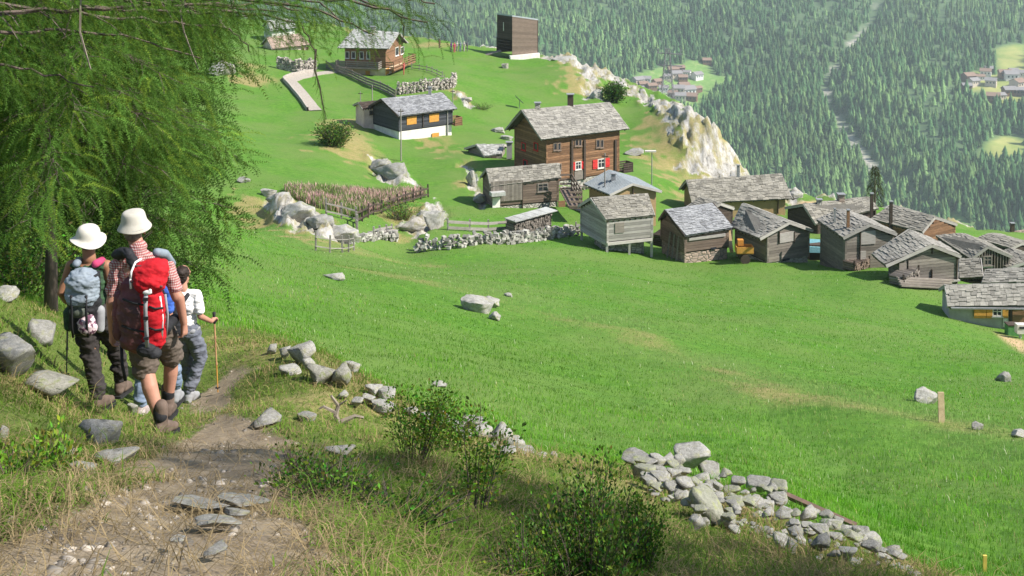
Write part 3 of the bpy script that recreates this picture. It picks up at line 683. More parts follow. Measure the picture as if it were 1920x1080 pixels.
# ---- the big brown chalet
h = House('chalet', 'chalet', 'large brown log chalet with grey slab roof and bright red shutters', 'house', wmat=W_brown, rmat=S_stone, oa=.085, ob=.16, foot=('F', 1071, 337), slab=.5)
for u in (1071, 1094.5, 1152.5):
    c, d, n, w, hh = h.rect('F', u-1.3, 262, u+1.3, 336); mb = MB(); mb.box(c+n*.14, (.22, .14, hh), Matrix((d, n, Vector((0, 0, 1)))).transposed()); mb.build('wall_post', W_dark, h.root)
h.window('F', (1078, 303, 1088, 317), RED, FRAME); h.window('F', (1120, 298, 1132, 314), RED, FRAME, sw=.75)
for r in ((1037, 268, 1043, 281), (1045, 268, 1050, 281), (1077, 262, 1083, 273), (1084, 262, 1089, 273), (1117, 262, 1123, 276), (1125, 262, 1130, 276), (1045, 307, 1051, 319)): h.window('F', r, None, W_rose, False)
h.panel('door', 'F', (1076, 320, 1093, 336), W_grey)
for r in ((980, 268, 987, 281), (1003, 268, 1010, 281), (983, 300, 990, 313)): h.window('A', r, None, RED, False)
h.balcony('E', (1156, 306, 1168, 322), 1.2, W_dark)
h.chimney(1069.5, 196, .55, .95, W_dark, 1); h.chimney(1008, 203.5, .5, .5, B_stone, 1)
# ---- pale house with dark timber
h = House('timber_house', 'lower', 'black timber house with yellow shutters, slate roof and white basement', 'house', walls='logs', wmat=W_slateblue, rmat=S_slate, oa=.05, ob=.14, foot=('F', 800, 240), slab=.35); 
[c for c in h.root.children if c.name.startswith('foundation')][0].data.materials[0] = P_white
for r in ((762, 218, 780, 233), (804, 213, 822, 228)): h.panel('shutter', 'F', r, ORA)
h.panel('door', 'F', (809, 249, 822, 262), ORA); h.post('F', 792, 210, 238); h.post('F', 838, 206, 262, mat=P_grey)
h.balcony('E', (842, 220, 852, 234), 1.0, W_brown); h.chimney(806, 178, .35, .8, METAL)
h = House('annex_shed', 'annex', 'small rosy annex with two round-topped holes beside the black timber house', 'shed', walls='plain', wmat=P_pink, rmat=W_dark, oa=.08, ob=.1, slab=.4, deep=1.3)
for r in ((693, 208, 698, 214), (703, 207, 708, 213)): h.window('F', r, None, W_dark, False)
# ---- the house at the top of the meadow
h = House('guest_house', 'top', 'two-storey house with bleached slab roof, wrap-around balcony and cream ground floor', 'house', walls='logs', wmat=W_brown, rmat=S_light, oa=.10, ob=.16, foot=('F', 690, 126), slab=.55)
[c for c in h.root.children if c.name.startswith('foundation')][0].data.materials[0] = P_cream
h.balcony('F', (636, 113, 716, 126), 1.3, W_grey); h.balcony('E', (722, 108, 764, 124), 1.3, W_brown)
for r in ((648, 97, 655, 109), (660, 97, 667, 109), (675, 97, 682, 110), (688, 97, 694, 110)): h.window('F', r, None, FRAME, False)
for r in ((740, 89, 746, 104), (750, 88, 756, 101)): h.window('E', r, None, P_white, False)
for r in ((722, 128, 728, 139), (744, 124, 751, 133), (734, 128, 739, 143)): h.panel('shutter', 'E', r, ORA)
for r in ((655, 131, 662, 141), (686, 133, 694, 143)): h.panel('shutter', 'F', r, ORA)
h.chimney(700, 62, .6, .9)
# ---- grey barns
h = House('hay_barn', 'barn', 'low grey barn of boards and logs with a slab roof below the brown chalet', 'barn', walls='logs', wmat=W_rose, rmat=S_old, oa=.04, ob=.12, slab=.42, deep=1.6, foot=('F', 1010, 381))
c, d, n, w, hh = h.rect('F', 919, 338, 978, 376); mb = MB(); R_ = Matrix((d, n, Vector((0, 0, 1)))).transposed()
for k in range(15): mb.box(c+d*(w*((k+.5)/15-.5))+n*.16, (w/15*.94, .06, hh), R_, random.uniform(.7, 1.15))
mb.build('board_cladding', W_grey, h.root)
h.window('F', (1008, 344, 1026, 358), None, W_grey); h.window('F', (951, 351, 966, 365), None, W_grey); h.panel('door', 'F', (922, 369, 936, 388), P_white, out=.2)
h.panel('door_canopy', 'F', (917, 357, 943, 364), S_light, .7, .4); h.post('F', 979, 338, 397, mat=W_dark); h.balcony('E', (1048, 342, 1066, 374), 1.1, W_rose); h.panel('crate_front', 'F', (1046, 376, 1059, 398), W_brown, out=.1)
h = House('hay_shed', 'shed', 'small hut with a bleached slab roof behind the grey board barn', 'shed', walls='logs', wmat=W_grey, rmat=S_light, oa=.08, ob=.1, slab=.4, deep=1.4)
h.panel('door', 'F', (921, 290, 930, 301), W_dark); h.chimney(955, 286, .55, 1.0, P_grey)
h = House('metal_roof_house', 'metal', 'low house with a white-grey sheet metal roof and ochre gable', 'house', walls='plain', wmat=W_ochre, rmat=S_metal, oa=.07, ob=.13, rows=False)
h.post('A', 1186, 352, 366); h.chimney(1150, 338, .35, .5, METAL, -1); h.window('A', (1170, 366, 1180, 374), None, W_brown, False)
h = House('granary', 'granary', 'silver-grey log granary standing on tall posts, nearest the brown chalet', 'granary', walls='logs', wmat=W_pale, rmat=S_old, oa=.04, ob=.08, base=('F', 1180, 451), slab=.42)
h.panel('hatch', 'F', (1152, 417, 1169, 436), W_grey); mb = MB()
for e in (0, 1):
    for sd in (-1, 1):
        q = h.wc(e, sd); g = Hs(q.x+h.o.x, q.y+h.o.y)-h.o.z; mb.beam((q.x, q.y, g-.5), (q.x, q.y, h.wb+.05), .17, .17, 1.1)
q = (h.wc(0, 1)+h.wc(1, 1))/2; mb.beam((q.x, q.y, -3), (q.x, q.y, h.wb), .15, .15, 1.1)
mb.build('stilts', W_pale, h.root); mb = MB()
for a, b in ((h.wc(0, 1), h.wc(1, 1)), (h.wc(0, -1), h.wc(0, 1))): mb.beam((a.x, a.y, h.wb-.06), (b.x, b.y, h.wb-.06), .26, .2, 1.3)
mb.build('sill_beam', W_pale, h.root)
mb = MB(); a, b = h.wc(0, 0), h.wc(1, 0); mb.box(((a.x+b.x)/2, (a.y+b.y)/2, h.wb-1.4), ((b-a).length*.8, 1.6, 2.6), Matrix.Rotation(math.atan2(b.y-a.y, b.x-a.x), 3, 'Z'), .8); mb.build('under_store', B_stone, h.root)
h = House('long_barn', 'long', 'wide barn with a long bleached slab roof in front of the cliff', 'barn', walls='plain', wmat=W_ochre, rmat=S_old, oa=.045, ob=.16, slab=.45, deep=1.3)
h.post('F', 1458, 375, 400); h.chimney(1384, 331, .25, 1.0, METAL)
h = House('slate_barn', 'slate', 'log barn with a smooth blue-grey slate roof and red stone footing', 'barn', walls='logs', wmat=W_rose, rmat=S_slate, oa=.05, ob=.13, slab=.3, foot=('F', 1320, 470))
[c for c in h.root.children if c.name.startswith('foundation')][0].data.materials[0] = B_red
h.panel('vent_slot', 'F', (1332, 463, 1342, 467), GLASS, .06, .08); h.panel('tie_beam', 'F', (1290, 441, 1358, 446), W_pale, .1, .12); mb = MB()
for k in range(3):
    p = h.wc(0, 1)+Vector((-.9-.25*k, .3+.5*k, 0)); mb.beam((p.x, p.y, -2.6), (p.x+.6, p.y+.4, p.z-.5), .1, .1, 1)
mb.build('prop_pole', W_grey, h.root)
h = House('hidden_barn', 'gable0', 'barn almost hidden behind two others, only its ragged slab roof and verge showing', 'barn', walls='logs', wmat=W_dark, rmat=S_old, oa=.06, ob=.1, slab=.4)
h = House('gable_barn', 'gable1', 'grey log barn gable-on with broken slab roof beside the slate-roofed barn', 'barn', walls='logs', wmat=W_grey, rmat=S_stone, oa=.05, ob=.09, ob2=.32, slab=.5, foot=('A', 1470, 487))
h.panel('loft_door', 'A', (1460, 435, 1487, 453), W_pale); h.post('A', 1459, 433, 455); h.post('A', 1487, 433, 455); h.panel('vent_slot', 'A', (1466, 484, 1479, 488), GLASS, .06, .08)
h = House('gable_barn', 'gable2', 'grey barn gable-on with a boarded loft door and red chimney pipe', 'barn', walls='logs', wmat=W_grey, rmat=S_stone, oa=.06, ob=.10, ob2=.16, slab=.45)
h.panel('loft_door', 'A', (1613, 432, 1640, 457), W_pale); h.panel('door', 'A', (1611, 470, 1622, 486), W_pale); h.post('A', 1611, 432, 500); h.chimney(1590, 428, .18, 1.2, W_brown, -1, 'flue'); h.chimney(1565, 420, .12, 1.0, METAL, -1, 'flue')
h = House('big_barn', 'bigroof', 'big dark-gabled barn with a mossy slab roof behind the others', 'barn', walls='logs', wmat=W_dark, rmat=S_old, oa=.04, ob=.08, slab=.5)
h.chimney(1536, 384, .4, .4, B_stone); h.chimney(1577, 378, .5, .6, B_red)
h = House('wide_barn', 'back', 'broad old slab roof with a red boarded gable at the back of the village', 'barn', walls='logs', wmat=W_brown, rmat=S_old, oa=.03, ob=.06, slab=.5)
for u, v in ((1634, 408), (1670, 424)): h.chimney(u, v, .22, 1.9, W_dark, -1, 'flue')
h = House('gable_barn', 'gable3', 'grey log barn with a deep lean-to roof on its left and a beam terrace', 'barn', walls='logs', wmat=W_grey, rmat=S_stone, oa=.10, ob=.08, ob2=.45, slab=.45)
h.post('A', 1746, 465, 475); h.panel('lean_to_front', 'A', (1684, 492, 1698, 525), W_grey); h.post('A', 1700, 487, 528); h.post('A', 1792, 482, 530); h.post('A', 1745, 504, 530); h.panel('floor_beam', 'A', (1700, 527, 1796, 530), W_pale, .2, .14)
h = House('gable_barn', 'gable4', 'small boarded gable barn with a wide slab roof left of the right-hand roofs', 'barn', walls='boards', wmat=W_grey, rmat=S_old, oa=.03, ob=.06, slab=.45)
h.window('A', (1843, 480, 1858, 496), None, W_grey); h.post('A', 1862, 478, 505); h.panel('crossbeam', 'A', (1841, 497, 1864, 501), W_pale)
h = House('roofed_barn', 'gable5', 'distant slab-roofed barn with its ridge running away, beyond the boarded gable', 'barn', walls='logs', wmat=W_dark, rmat=S_old, oa=.04, ob=.08, slab=.5)
h = House('lean_to_shed', 'lean', 'little lean-to with a slab roof squeezed between two gable barns', 'shed', walls='logs', wmat=W_dark, rmat=S_old, oa=.03, ob=.05, slab=.4, deep=1.0)
h = House('low_barn', 'low', 'low slab roof just behind the plastered house', 'barn', walls='logs', wmat=W_dark, rmat=S_stone, oa=.03, ob=.05, slab=.4, deep=1.2)
h = House('edge_barn', 'edge', 'slab-roofed barn cut by the edge of the photo above the plastered house', 'barn', walls='logs', wmat=W_grey, rmat=S_old, oa=.04, ob=.06, slab=.45)
h = House('brown_roof_house', 'brown', 'farthest village house, with a rusty brown roof against the forest', 'house', walls='plain', wmat=P_cream, rmat=S_brown, oa=.04, ob=.08, slab=.4, deep=1.2)
h.chimney(1898, 434, .35, .8, W_dark)
h = House('plastered_house', 'right', 'grey plastered house with orange shutters and a slab roof, nearest of the village', 'house', walls='plain', wmat=P_grey, rmat=S_stone, oa=.02, ob=.2, slab=.42, deep=2.2)
h.window('F', (1860, 577, 1877, 591), None, FRAME); 
for r in ((1825, 577, 1847, 595), (1848, 577, 1859, 595), (1878, 577, 1889, 594)): h.panel('shutter', 'F', r, ORA, out=.12)
h.panel('gutter', 'F', (1779, 573, 1935, 575.5), METAL, .12, .35); h.post('F', 1892.5, 576, 614); h.panel('plank_cladding', 'F', (1896, 577, 1935, 613), W_brown, .1, .12); h.panel('door', 'F', (1880, 596, 1889, 612), FRAME, .05, .06)
h = House('pink_house', 'pink', 'rosy rendered house half hidden by larch boughs, top of the hill', 'house', walls='plain', wmat=P_pink, rmat=S_brown, oa=.05, ob=.12, slab=.5)
for r in ((566, 90, 570, 97), (574, 88, 577, 96)): h.window('F', r, None, W_brown, False)
h = House('white_house', 'white', 'pale-roofed house glimpsed through the boughs at the very top', 'house', walls='plain', wmat=P_white, rmat=S_light, oa=.05, ob=.12, slab=.5)
# ---- the viewing cabin on stilts on the knoll
def cabin():
    Y = 193.0; a, b, c_ = pix(932, 101, Y+3.2), pix(960.5, 103, Y-.0), pix(1009, 98.5, Y+2.0)
    zb = pix(960.5, 103, Y).z; d1 = Vector((c_.x-b.x, c_.y-b.y, 0)); d0 = Vector((a.x-b.x, a.y-b.y, 0)); root = empty('viewing_cabin', (b.x, b.y, zb)); tag(root, 'tall boxy plank cabin on a white wall, alone on the knoll', 'cabin')
    H1, H2 = pix(958, 31, Y).z-zb, pix(1008, 38, Y+2).z-zb
    P0, P1, P2, P3 = Vector((0, 0, 0)), d1, d1+d0, d0
    def wall(p, q, hp, hq, mat, name, z0=0.0):
        mb = MB(); n = Vector((q.y-p.y, -(q.x-p.x), 0)).normalized(); N = 26
        for k in range(N):
            ta = z0+(hp-z0)*k/N; tb = z0+(hp-z0)*(k+.93)/N; sa = z0+(hq-z0)*k/N; sb = z0+(hq-z0)*(k+.93)/N; kk = random.uniform(.8, 1.15)
            v = [p+Vector((0, 0, ta)), q+Vector((0, 0, sa)), q+Vector((0, 0, sb)), p+Vector((0, 0, tb))]; v += [x-n*.12 for x in v]
            mb.add(v, [(0, 1, 2, 3), (7, 6, 5, 4), (0, 4, 5, 1), (1, 5, 6, 2), (2, 6, 7, 3), (3, 7, 4, 0)], kk)
        return mb.build(name, mat, root)
    wall(P0, P1, H1, H2, W_rose, 'wall'); wall(P1, P2, H2, H2, W_dark, 'wall'); wall(P2, P3, H2, H1, W_dark, 'wall')
    wall(P3, P0, H1, H1, W_dark, 'wall', H1*.38)
    mb = MB(); up = Vector((0, 0, .06)); v = [P0+Vector((0, 0, H1)), P1+Vector((0, 0, H2)), P2+Vector((0, 0, H2)), P3+Vector((0, 0, H1))]; v += [x+Vector((0, 0, .22)) for x in v]
    mb.add(v, [(3, 2, 1, 0), (4, 5, 6, 7), (0, 1, 5, 4), (1, 2, 6, 5), (2, 3, 7, 6), (3, 0, 4, 7)], 1); mb.build('roof', S_metal, root)
    mb = MB(); m = P3*.55; mb.beam(m+Vector((-.05, -.05, H1*.60)), m+Vector((-.05, -.05, H1*.82)), .15, .5); mb.build('window', FRAME, root)
    mb = MB()
    for k in range(4): mb.beam(P3*.95+Vector((0, 0, .6+k*.5)), P3*.1+Vector((0, 0, .6+k*.5)), .1, .1)
    mb.beam(P3, P3+Vector((0, 0, H1*.4)), .2, .2); mb.build('railing', W_dark, root)
    mb = MB(); mb.beam(P3*.6+Vector((-.4, 0, .45)), P3*.6+Vector((-4.6, -1.0, -.5)), 1.2, .15); mb.build('ramp', W_grey, root)
    mb = MB(); n = d1.normalized(); mb.beam(Vector((-.4, -.3, -.75)), d1+n*.2+Vector((0, -.3, -.55)), .6, 1.3); mb.build('base_wall', P_white, root)
cabin()
# ------------------------------------------------------------------ rocks
def rockmat(name, c1, c2, c3, lich):
    t = NT(name); v = t.coord('Object'); n = t.noise(v, 3.5, 8, .75); n2 = t.noise(v, 18, 6, .75); n3 = t.noise(v, 1.7, 5, .65, .6)
    c = t.ramp(n, [(.28, c2), (.5, c1), (.7, c3)]); c = t.mix(t.ramp(n3, [(.52, 0.), (.66, .75)]), c, lich)
    c = t.mix(t.ramp(n2, [(.3, .55), (.48, 0.)]), c, tuple(x*.4 for x in c2)); t.bump(t.math('ADD', n, t.math('MULTIPLY', n2, .5)), .55, .04); return t.out(c, .9)
R_grey = rockmat('grey_lichen_rock', (.26, .25, .225), (.12, .115, .10), (.37, .36, .335), (.26, .26, .13))
R_pale = rockmat('pale_rock', (.35, .335, .30), (.15, .145, .125), (.47, .455, .42), (.30, .29, .15))  # the lighter stone colour, with yellowish lichen blotches
R_moss = rockmat('mossy_rock', (.26, .25, .21), (.14, .135, .11), (.36, .345, .30), (.17, .20, .05))
R_yel = rockmat('yellow_lichen_rock', (.27, .27, .21), (.16, .155, .12), (.37, .36, .29), (.32, .35, .10))
R_big = rockmat('weathered_outcrop_rock', (.34, .31, .27), (.15, .13, .11), (.46, .43, .39), (.24, .22, .08))
def ico(n):
    bm = bmesh.new(); bmesh.ops.create_icosphere(bm, subdivisions=n, radius=1); V = np.array([v.co[:] for v in bm.verts]); F = np.array([[v.index for v in f.verts] for f in bm.faces]); bm.free(); return V, F
IV3, IF3 = ico(3); IV5, IF5 = ico(5); IV4, IF4 = ico(4)
def rockshape(seed, V, cuts=11, rough=.07, big=0.0, lo=.42, hi=.78):
    rg = np.random.default_rng(seed); V = V.copy()
    V = V*(1+.22*fbm(V[:, 0]*1.1+seed, V[:, 1]*1.1, V[:, 2]*1.1, s=seed, o=2))[:, None]
    for _ in range(cuts):
        n = rg.normal(size=3); n /= np.linalg.norm(n); d = rg.uniform(lo, hi); e = np.maximum(V@n-d, 0); V = V-e[:, None]*n[None]*.97
    k = fbm(V[:, 0]*3+9*seed, V[:, 1]*3, V[:, 2]*3, s=seed+5, o=4); V = V*(1+rough*k)[:, None]
    if big:
        k = np.abs(fbm(V[:, 0]*2.2+seed, V[:, 1]*2.2, V[:, 2]*5.5, s=seed+8, o=4)); V = V*(1+big*(k-.4))[:, None]
    m = np.abs(V).max(0); return V/m
RP = []
for sd_ in range(14):
    me_o = mesh_np('stone', rockshape(sd_+1, IV3, 13, .05, 0, .34, .68), IF3, R_grey); me = me_o.data; bpy.data.objects.remove(me_o); RP.append(me)
BP = []
for sd_ in range(6):
    me_o = mesh_np('outcrop', rockshape(sd_+40, IV4, 22, .05, .10), IF4, R_big, None, False); me = me_o.data; bpy.data.objects.remove(me_o); BP.append(me)
_mv = {}
def mesh_mat(me, mat):
    k = (me.name, mat.name)
    if k not in _mv:
        m2 = me.copy(); m2.materials[0] = mat; _mv[k] = m2
    return _mv[k]
rr = random.Random(11)
def rock(u, v, wpx, hpx, label=None, mat=R_grey, name='stone', cat='stone', group=None, proto=None, sink=.3, big=False, yaw=None, tilt=(0, 0), deep=1.0, P=None, lift=0):
    p = P or hit(u, v); D = p.y*CP-p.z*SP; w, hgt = wpx*D/FPX/2, hpx*D/FPX/2*(.72 if big else 1)
    me = (BP if big else RP)[proto if proto is not None else rr.randrange(len(BP if big else RP))]
    o = bpy.data.objects.new(name, mesh_mat(me, mat)); col.objects.link(o)
    o.scale = (w, w*deep*rr.uniform(.75, 1.05), hgt/(1-sink*.5)*1.0)
    o.rotation_euler = (tilt[0]+rr.uniform(-.12, .12), tilt[1]+rr.uniform(-.12, .12), rr.uniform(-.5, .5) if yaw is None else yaw)
    o.location = (p.x, p.y+w*deep*.3, p.z+hgt*(1-sink)+lift)
    return tag(o, label, cat, group)
FR = [
 (20, 706, 92, 78, 'big rounded boulder with pale lichen at the far left edge of the path', R_grey), (80, 645, 62, 48, 'leaning flat slab of rock behind the big left boulder', R_grey),
 (80, 742, 118, 58, 'low broad mossy boulder under the walking pole tip', R_moss), (196, 836, 88, 62, 'pale angular boulder lying on the path behind the red-pack hiker', R_grey),
 (225, 866, 92, 26, 'flat slab lying just below the pale angular boulder', R_grey), (146, 902, 62, 40, 'wedge-shaped stone in the grass at the left verge', R_grey),
 (4, 828, 26, 40, 'dark stone cut by the left frame edge', R_grey), (247, 778, 24, 22, 'small round stone between the two nearest hikers', R_pale), (8, 562, 44, 24, 'stone at the top of the left bank', R_pale),
 (112, 862, 60, 24, 'half-buried grey stone left of the pale angular boulder', R_grey), (505, 795, 66, 20, 'half-buried grey rock at the right side of the path', R_grey), (572, 790, 48, 18, 'small grey rock between path and dry grass', R_grey),
 (640, 858, 70, 26, 'grey rock sunk in the shaded grass', R_grey), (330, 1018, 40, 10, 'pale chip of stone in the lower path', R_pale), (408, 1036, 56, 12, 'thin flat pinkish stone in the lower path', R_grey)]
for u, v, w, hh, lb, m in FR: rock(u, v, w, hh, lb, m, 'boulder' if w > 60 else 'stone', 'boulder' if w > 60 else 'stone', sink=.35)
for u, v, w, hh, lb in ((375, 945, 120, 26, 'left of the two broad flat stones set in the path'), (468, 938, 110, 22, 'right of the two broad flat stones set in the path'), (395, 978, 110, 14, 'long thin flat stone in the path, below the two broad ones'), (440, 962, 60, 12, 'small flat paving stone between the broad flat path stones')):
    o = rock(u, v, w, hh, lb, R_grey, 'flat_stone', 'stone', sink=.8, deep=1.5, tilt=(0, .0)); o.scale.z = .016; p = hit(u, v); o.location = (p.x, p.y, p.z+.002); gx_, gy_ = (Hs(p.x+.2, p.y)-Hs(p.x-.2, p.y))/.4, (Hs(p.x, p.y+.2)-Hs(p.x, p.y-.2))/.4; o.rotation_euler = (math.atan(gy_), -math.atan(gx_), 0)
WL = [(512, 664, 24, 20, 'first small stone at the upper end of the wall line'), (533, 674, 34, 24, 'squat stone next to the upper end of the wall line'), (566, 686, 60, 42, 'large pale boulder of the wall behind the path bend'), (580, 694, 30, 24, 'bright stone leaning on the large pale wall boulder'), (546, 702, 48, 18, 'flat stone in front of the large pale wall boulder'),
 (607, 722, 66, 42, 'tall mossy wall boulder with a dark hollow on its left'), (634, 726, 48, 44, 'upright pale boulder beside the mossy wall boulder'), (657, 700, 38, 24, 'single bluish stone just inside the meadow'), (640, 748, 26, 14, 'small stone below the upright pale boulder'), (703, 742, 40, 26, 'stone in dry grass above the dead branch'),
 (722, 756, 52, 28, 'layered pale stone above the flat white one'), (716, 772, 72, 20, 'flat white stone near the dead branch'), (668, 764, 30, 18, 'round stone right of the dead branch'), (690, 758, 28, 18, 'little stone between the dead branch and the layered stone')]
for u, v, w, hh, lb in WL: rock(u, v, w, hh, lb, R_moss if 'mossy' in lb else R_pale, 'boulder' if w > 55 else 'stone', 'boulder' if w > 55 else 'stone', sink=.2)
WG = 'stones of the tumbled dry stone wall'
for k, (u, v, w, hh) in enumerate([(770, 782, 30, 18), (800, 792, 34, 20), (832, 800, 40, 28), (858, 812, 48, 30), (885, 812, 44, 34), (872, 828, 40, 20), (908, 826, 52, 32), (935, 836, 56, 36), (925, 850, 40, 18), (962, 846, 52, 26), (948, 856, 40, 16), (990, 858, 50, 20), (1015, 862, 36, 14), (1036, 862, 20, 16)]):
    rock(u, v, w, hh, 'pale stone in the row of wall stones behind the young larches', rr.choice((R_pale, R_pale, R_grey)), group=WG, sink=.25)
for u, v, w, hh, m, lb in ((1203, 886, 84, 34, R_grey, 'long rounded boulder at the upper left end of the stone heap'), (1287, 890, 78, 52, R_pale, 'tall boulder on the crest of the stone heap, dark on its left face'), (1335, 902, 52, 36, R_grey, 'boulder on the crest just right of the tallest one'), (1328, 982, 72, 72, R_yel, 'big rounded boulder with yellow lichen at the foot of the heap'),
 (1418, 930, 62, 32, R_grey, 'flat boulder at the left end of the old plank'), (1455, 945, 42, 46, R_yel, 'upright slab with lichen beside the old plank'), (1303, 1000, 40, 36, R_pale, 'lone stone fallen in front of the lichen boulder'), (1205, 905, 52, 36, R_yel, 'lichened stone just under the long rounded boulder')):
    rock(u, v, w, hh, lb, m, 'boulder', 'boulder', sink=.15)
PILE = [(1190, 880), (1290, 885), (1420, 925), (1540, 970), (1640, 1020), (1690, 1070), (1600, 1062), (1500, 1045), (1400, 1012), (1300, 985), (1215, 940)]
k = 0
while k < 240:
    u, v = rr.uniform(1180, 1700), rr.uniform(875, 1075)
    if not inpoly(np.array([u]), np.array([v]), PILE)[0]: continue
    w = rr.choice((12, 15, 18, 20, 24, 28, 34, 40)); k += 1
    rock(u, v+6, w, w*rr.uniform(.38, .66), 'loose grey stone heaped in the tumbled wall', rr.choice((R_pale, R_grey, R_grey, R_pale, R_yel)), group='loose stones of the heap', sink=.2, lift=rr.choice((0, .04, .1)))
for k in range(26):
    f_ = k/25; u = 1560+150*f_+rr.uniform(-8, 8); v = 985+100*f_+rr.uniform(-8, 8); rock(u, v, rr.uniform(20, 44), rr.uniform(14, 24), 'lichened stone along the low end of the wall ridge', rr.choice((R_grey, R_pale)), group='stones of the wall ridge running to the bottom edge')
mb = MB(); a, b = hit(1420, 925), hit(1600, 995)
for k in range(3): mb.beam(a+Vector((0, -.05+.07*k, .14-.03*k)), b+Vector((0, -.05+.07*k, .08-.03*k)), .07, .035, .8+.2*k)
o = mb.build('old_plank', simple('red_rotten_wood', (.24, .15, .11), (.12, .085, .065), 9, attr=True, stretch=(1, 1, 1))); tag(o, 'rotten reddish planks lying along the crest of the stone heap', 'plank')
# meadow rocks and outcrops
for u, v, w, hh, yaw, m, lb in ((898, 585, 84, 46, -.75, R_pale, 'long cracked outcrop in the middle of the meadow'), (918, 575, 46, 40, -.5, R_pale, 'upper hump of the cracked meadow outcrop'), (928, 600, 34, 34, -1.1, R_pale, 'lower tip of the cracked meadow outcrop'), (629, 524, 58, 18, -.5, R_pale, 'low pale outcrop above the meadow, left of the cracked one'), (952, 556, 26, 12, -.7, R_pale, 'tiny outcrop just right of the cracked meadow outcrop'), (822, 724, 34, 10, -.6, R_pale, 'thin sliver of rock in the green meadow above the shrubs'),
 (1736, 756, 60, 40, 0, R_pale, 'rubble-like rock with a wooden slat, right meadow'), (1884, 716, 38, 32, -.4, R_grey, 'grey boulder near the right frame edge, below the houses'), (1833, 806, 30, 22, 0, R_grey, 'small round boulder below the rubble-like rock'), (1912, 820, 48, 20, 0, R_pale, 'flat pale boulder cut by the right frame edge'),
 (737, 338, 104, 54, -.6, R_grey, 'large grey outcrop under the mound with the bush'), (712, 318, 50, 44, -.4, R_grey, 'upper shoulder of the large grey outcrop under the mound'),
 (525, 385, 70, 40, -.6, R_pale, 'topmost ledge of the crag beside the pink flowers'), (555, 410, 80, 46, -.5, R_pale, 'second ledge of the crag beside the pink flowers'), (598, 428, 90, 44, -.5, R_grey, 'broad smooth ledge of the crag below the pink flowers'), (638, 446, 70, 34, -.5, R_pale, 'lowest ledge of the crag below the pink flowers'), (505, 366, 40, 22, -.3, R_pale, 'small knob at the left end of the crag'), (662, 452, 34, 20, 0, R_pale, 'loose block by the garden fence corner'),
 (815, 425, 60, 62, .3, R_pale, 'steep white-faced crag at the right end of the garden'), (775, 432, 66, 38, .1, R_big, 'ochre crag with grass tufts, middle of the garden bank'), (730, 446, 50, 30, 0, R_big, 'low crag under the garden corner'),
 (884, 345, 28, 44, -.8, R_pale, 'pale rock stripe left of the grey board barn, upper half'), (900, 378, 32, 36, -.8, R_pale, 'pale rock stripe left of the grey board barn, lower half'), (932, 248, 42, 16, -.7, R_pale, 'pale rock streak above the small hut'), (952, 262, 30, 14, -.7, R_pale, 'pale rock streak beside the dark chalet gable'),
 (872, 192, 34, 22, -.5, R_pale, 'pinkish knob below the terrace wall'), (1186, 290, 50, 16, -.4, R_grey, 'grey rock just right of the brown chalet'), (948, 128, 18, 20, 0, R_big, 'orange-brown rock below the cabin'), (455, 342, 30, 16, 0, R_grey, 'dark-capped rock at the edge of the larch'),
 (412, 140, 60, 40, 0, R_pale, 'white rock seen through the larch boughs'), (1490, 372, 50, 22, -.5, R_pale, 'pale rock right of the long barn')):
    rock(u, v, w*.9, hh*.9, lb, m, 'rock_outcrop', 'rock', sink=.55, big=True, yaw=yaw, deep=.8)
CG = 'pale crags along the cliff edge'
for k, (u, v, w, hh) in enumerate([(1062, 112, 60, 10), (1118, 180, 34, 30)]):
    rock(u, v+hh*.2, w, hh, ('low pale crag on the ridge just right of the cabin', 'narrow pale crag above the chalet roof, left of the small round tree')[k], R_pale, 'crag', 'rock', group=CG, sink=.9, big=True, yaw=-.5, deep=1.2)
# ------------------------------------------------------------------ dry stone wall, fences, poles
def stone_wall(name, uv, hgt, thick, label, mat, size=.28, cat='wall'):
    P = []
    for a, b in zip(uv[:-1], uv[1:]):
        A, B = hit(*a), hit(*b); n = max(2, int((B-A).length/.5))
        for k in range(n): q = A.lerp(B, k/n); q.z = Hs(q.x, q.y); P.append(q)
    q = hit(*uv[-1]); P.append(q); mb = MB(); rw = random.Random(len(label))
    for a, b in zip(P[:-1], P[1:]):
        L = (b-a).length; d = (b-a).normalized(); n = Vector((-d.y, d.x, 0)).normalized(); N = max(1, int(L/size)); hk = hgt*rw.uniform(.85, 1.12)
        for r in range(int(hk/(size*.55))):
            for s in (-1, 1):
                for k in range(N):
                    c = a.lerp(b, (k+.5+rw.uniform(-.3, .3))/N)+n*(s*thick/3+rw.uniform(-.05, .05))+Vector((0, 0, r*size*.55+size*.2+rw.uniform(-.04, .04)))
                    w = size*rw.uniform(.6, 1.25); R = Matrix.Rotation(rw.uniform(0, 3), 3, 'Z') @ Matrix.Rotation(rw.uniform(-.4, .4), 3, 'X')
                    mb.box(c, (w, w*rw.uniform(.6, 1), w*rw.uniform(.4, .8)), R, rw.choice((.55, .75, .95, 1.1, 1.25)), jit=w*.12)
    o = mb.build(name, mat); return tag(o, label, cat)
ws = simple('dry_stone', (.43, .41, .36), (.23, .22, .19), 4, .9, .3, .03, attr=True); wp = simple('pale_terrace_stone', (.46, .41, .36), (.32, .28, .24), 3, .9, .3, .03, attr=True)
stone_wall('dry_stone_wall', [(780, 472), (850, 466), (950, 457), (1010, 450), (1080, 440)], .85, .9, 'long dry stone wall crossing the meadow below the grey board barn', ws)
stone_wall('terrace_wall', [(745, 178), (800, 170), (846, 166), (853, 158)], 1.6, .5, 'pale terrace wall under the guest house garden', wp)
stone_wall('terrace_wall', [(520, 128), (560, 137), (592, 133)], 1.9, .5, 'stone terrace wall under the rosy house', wp)
stone_wall('garden_wall', [(672, 452), (705, 446), (745, 452)], .6, .5, 'crumbling garden wall below the pink flowers', ws)
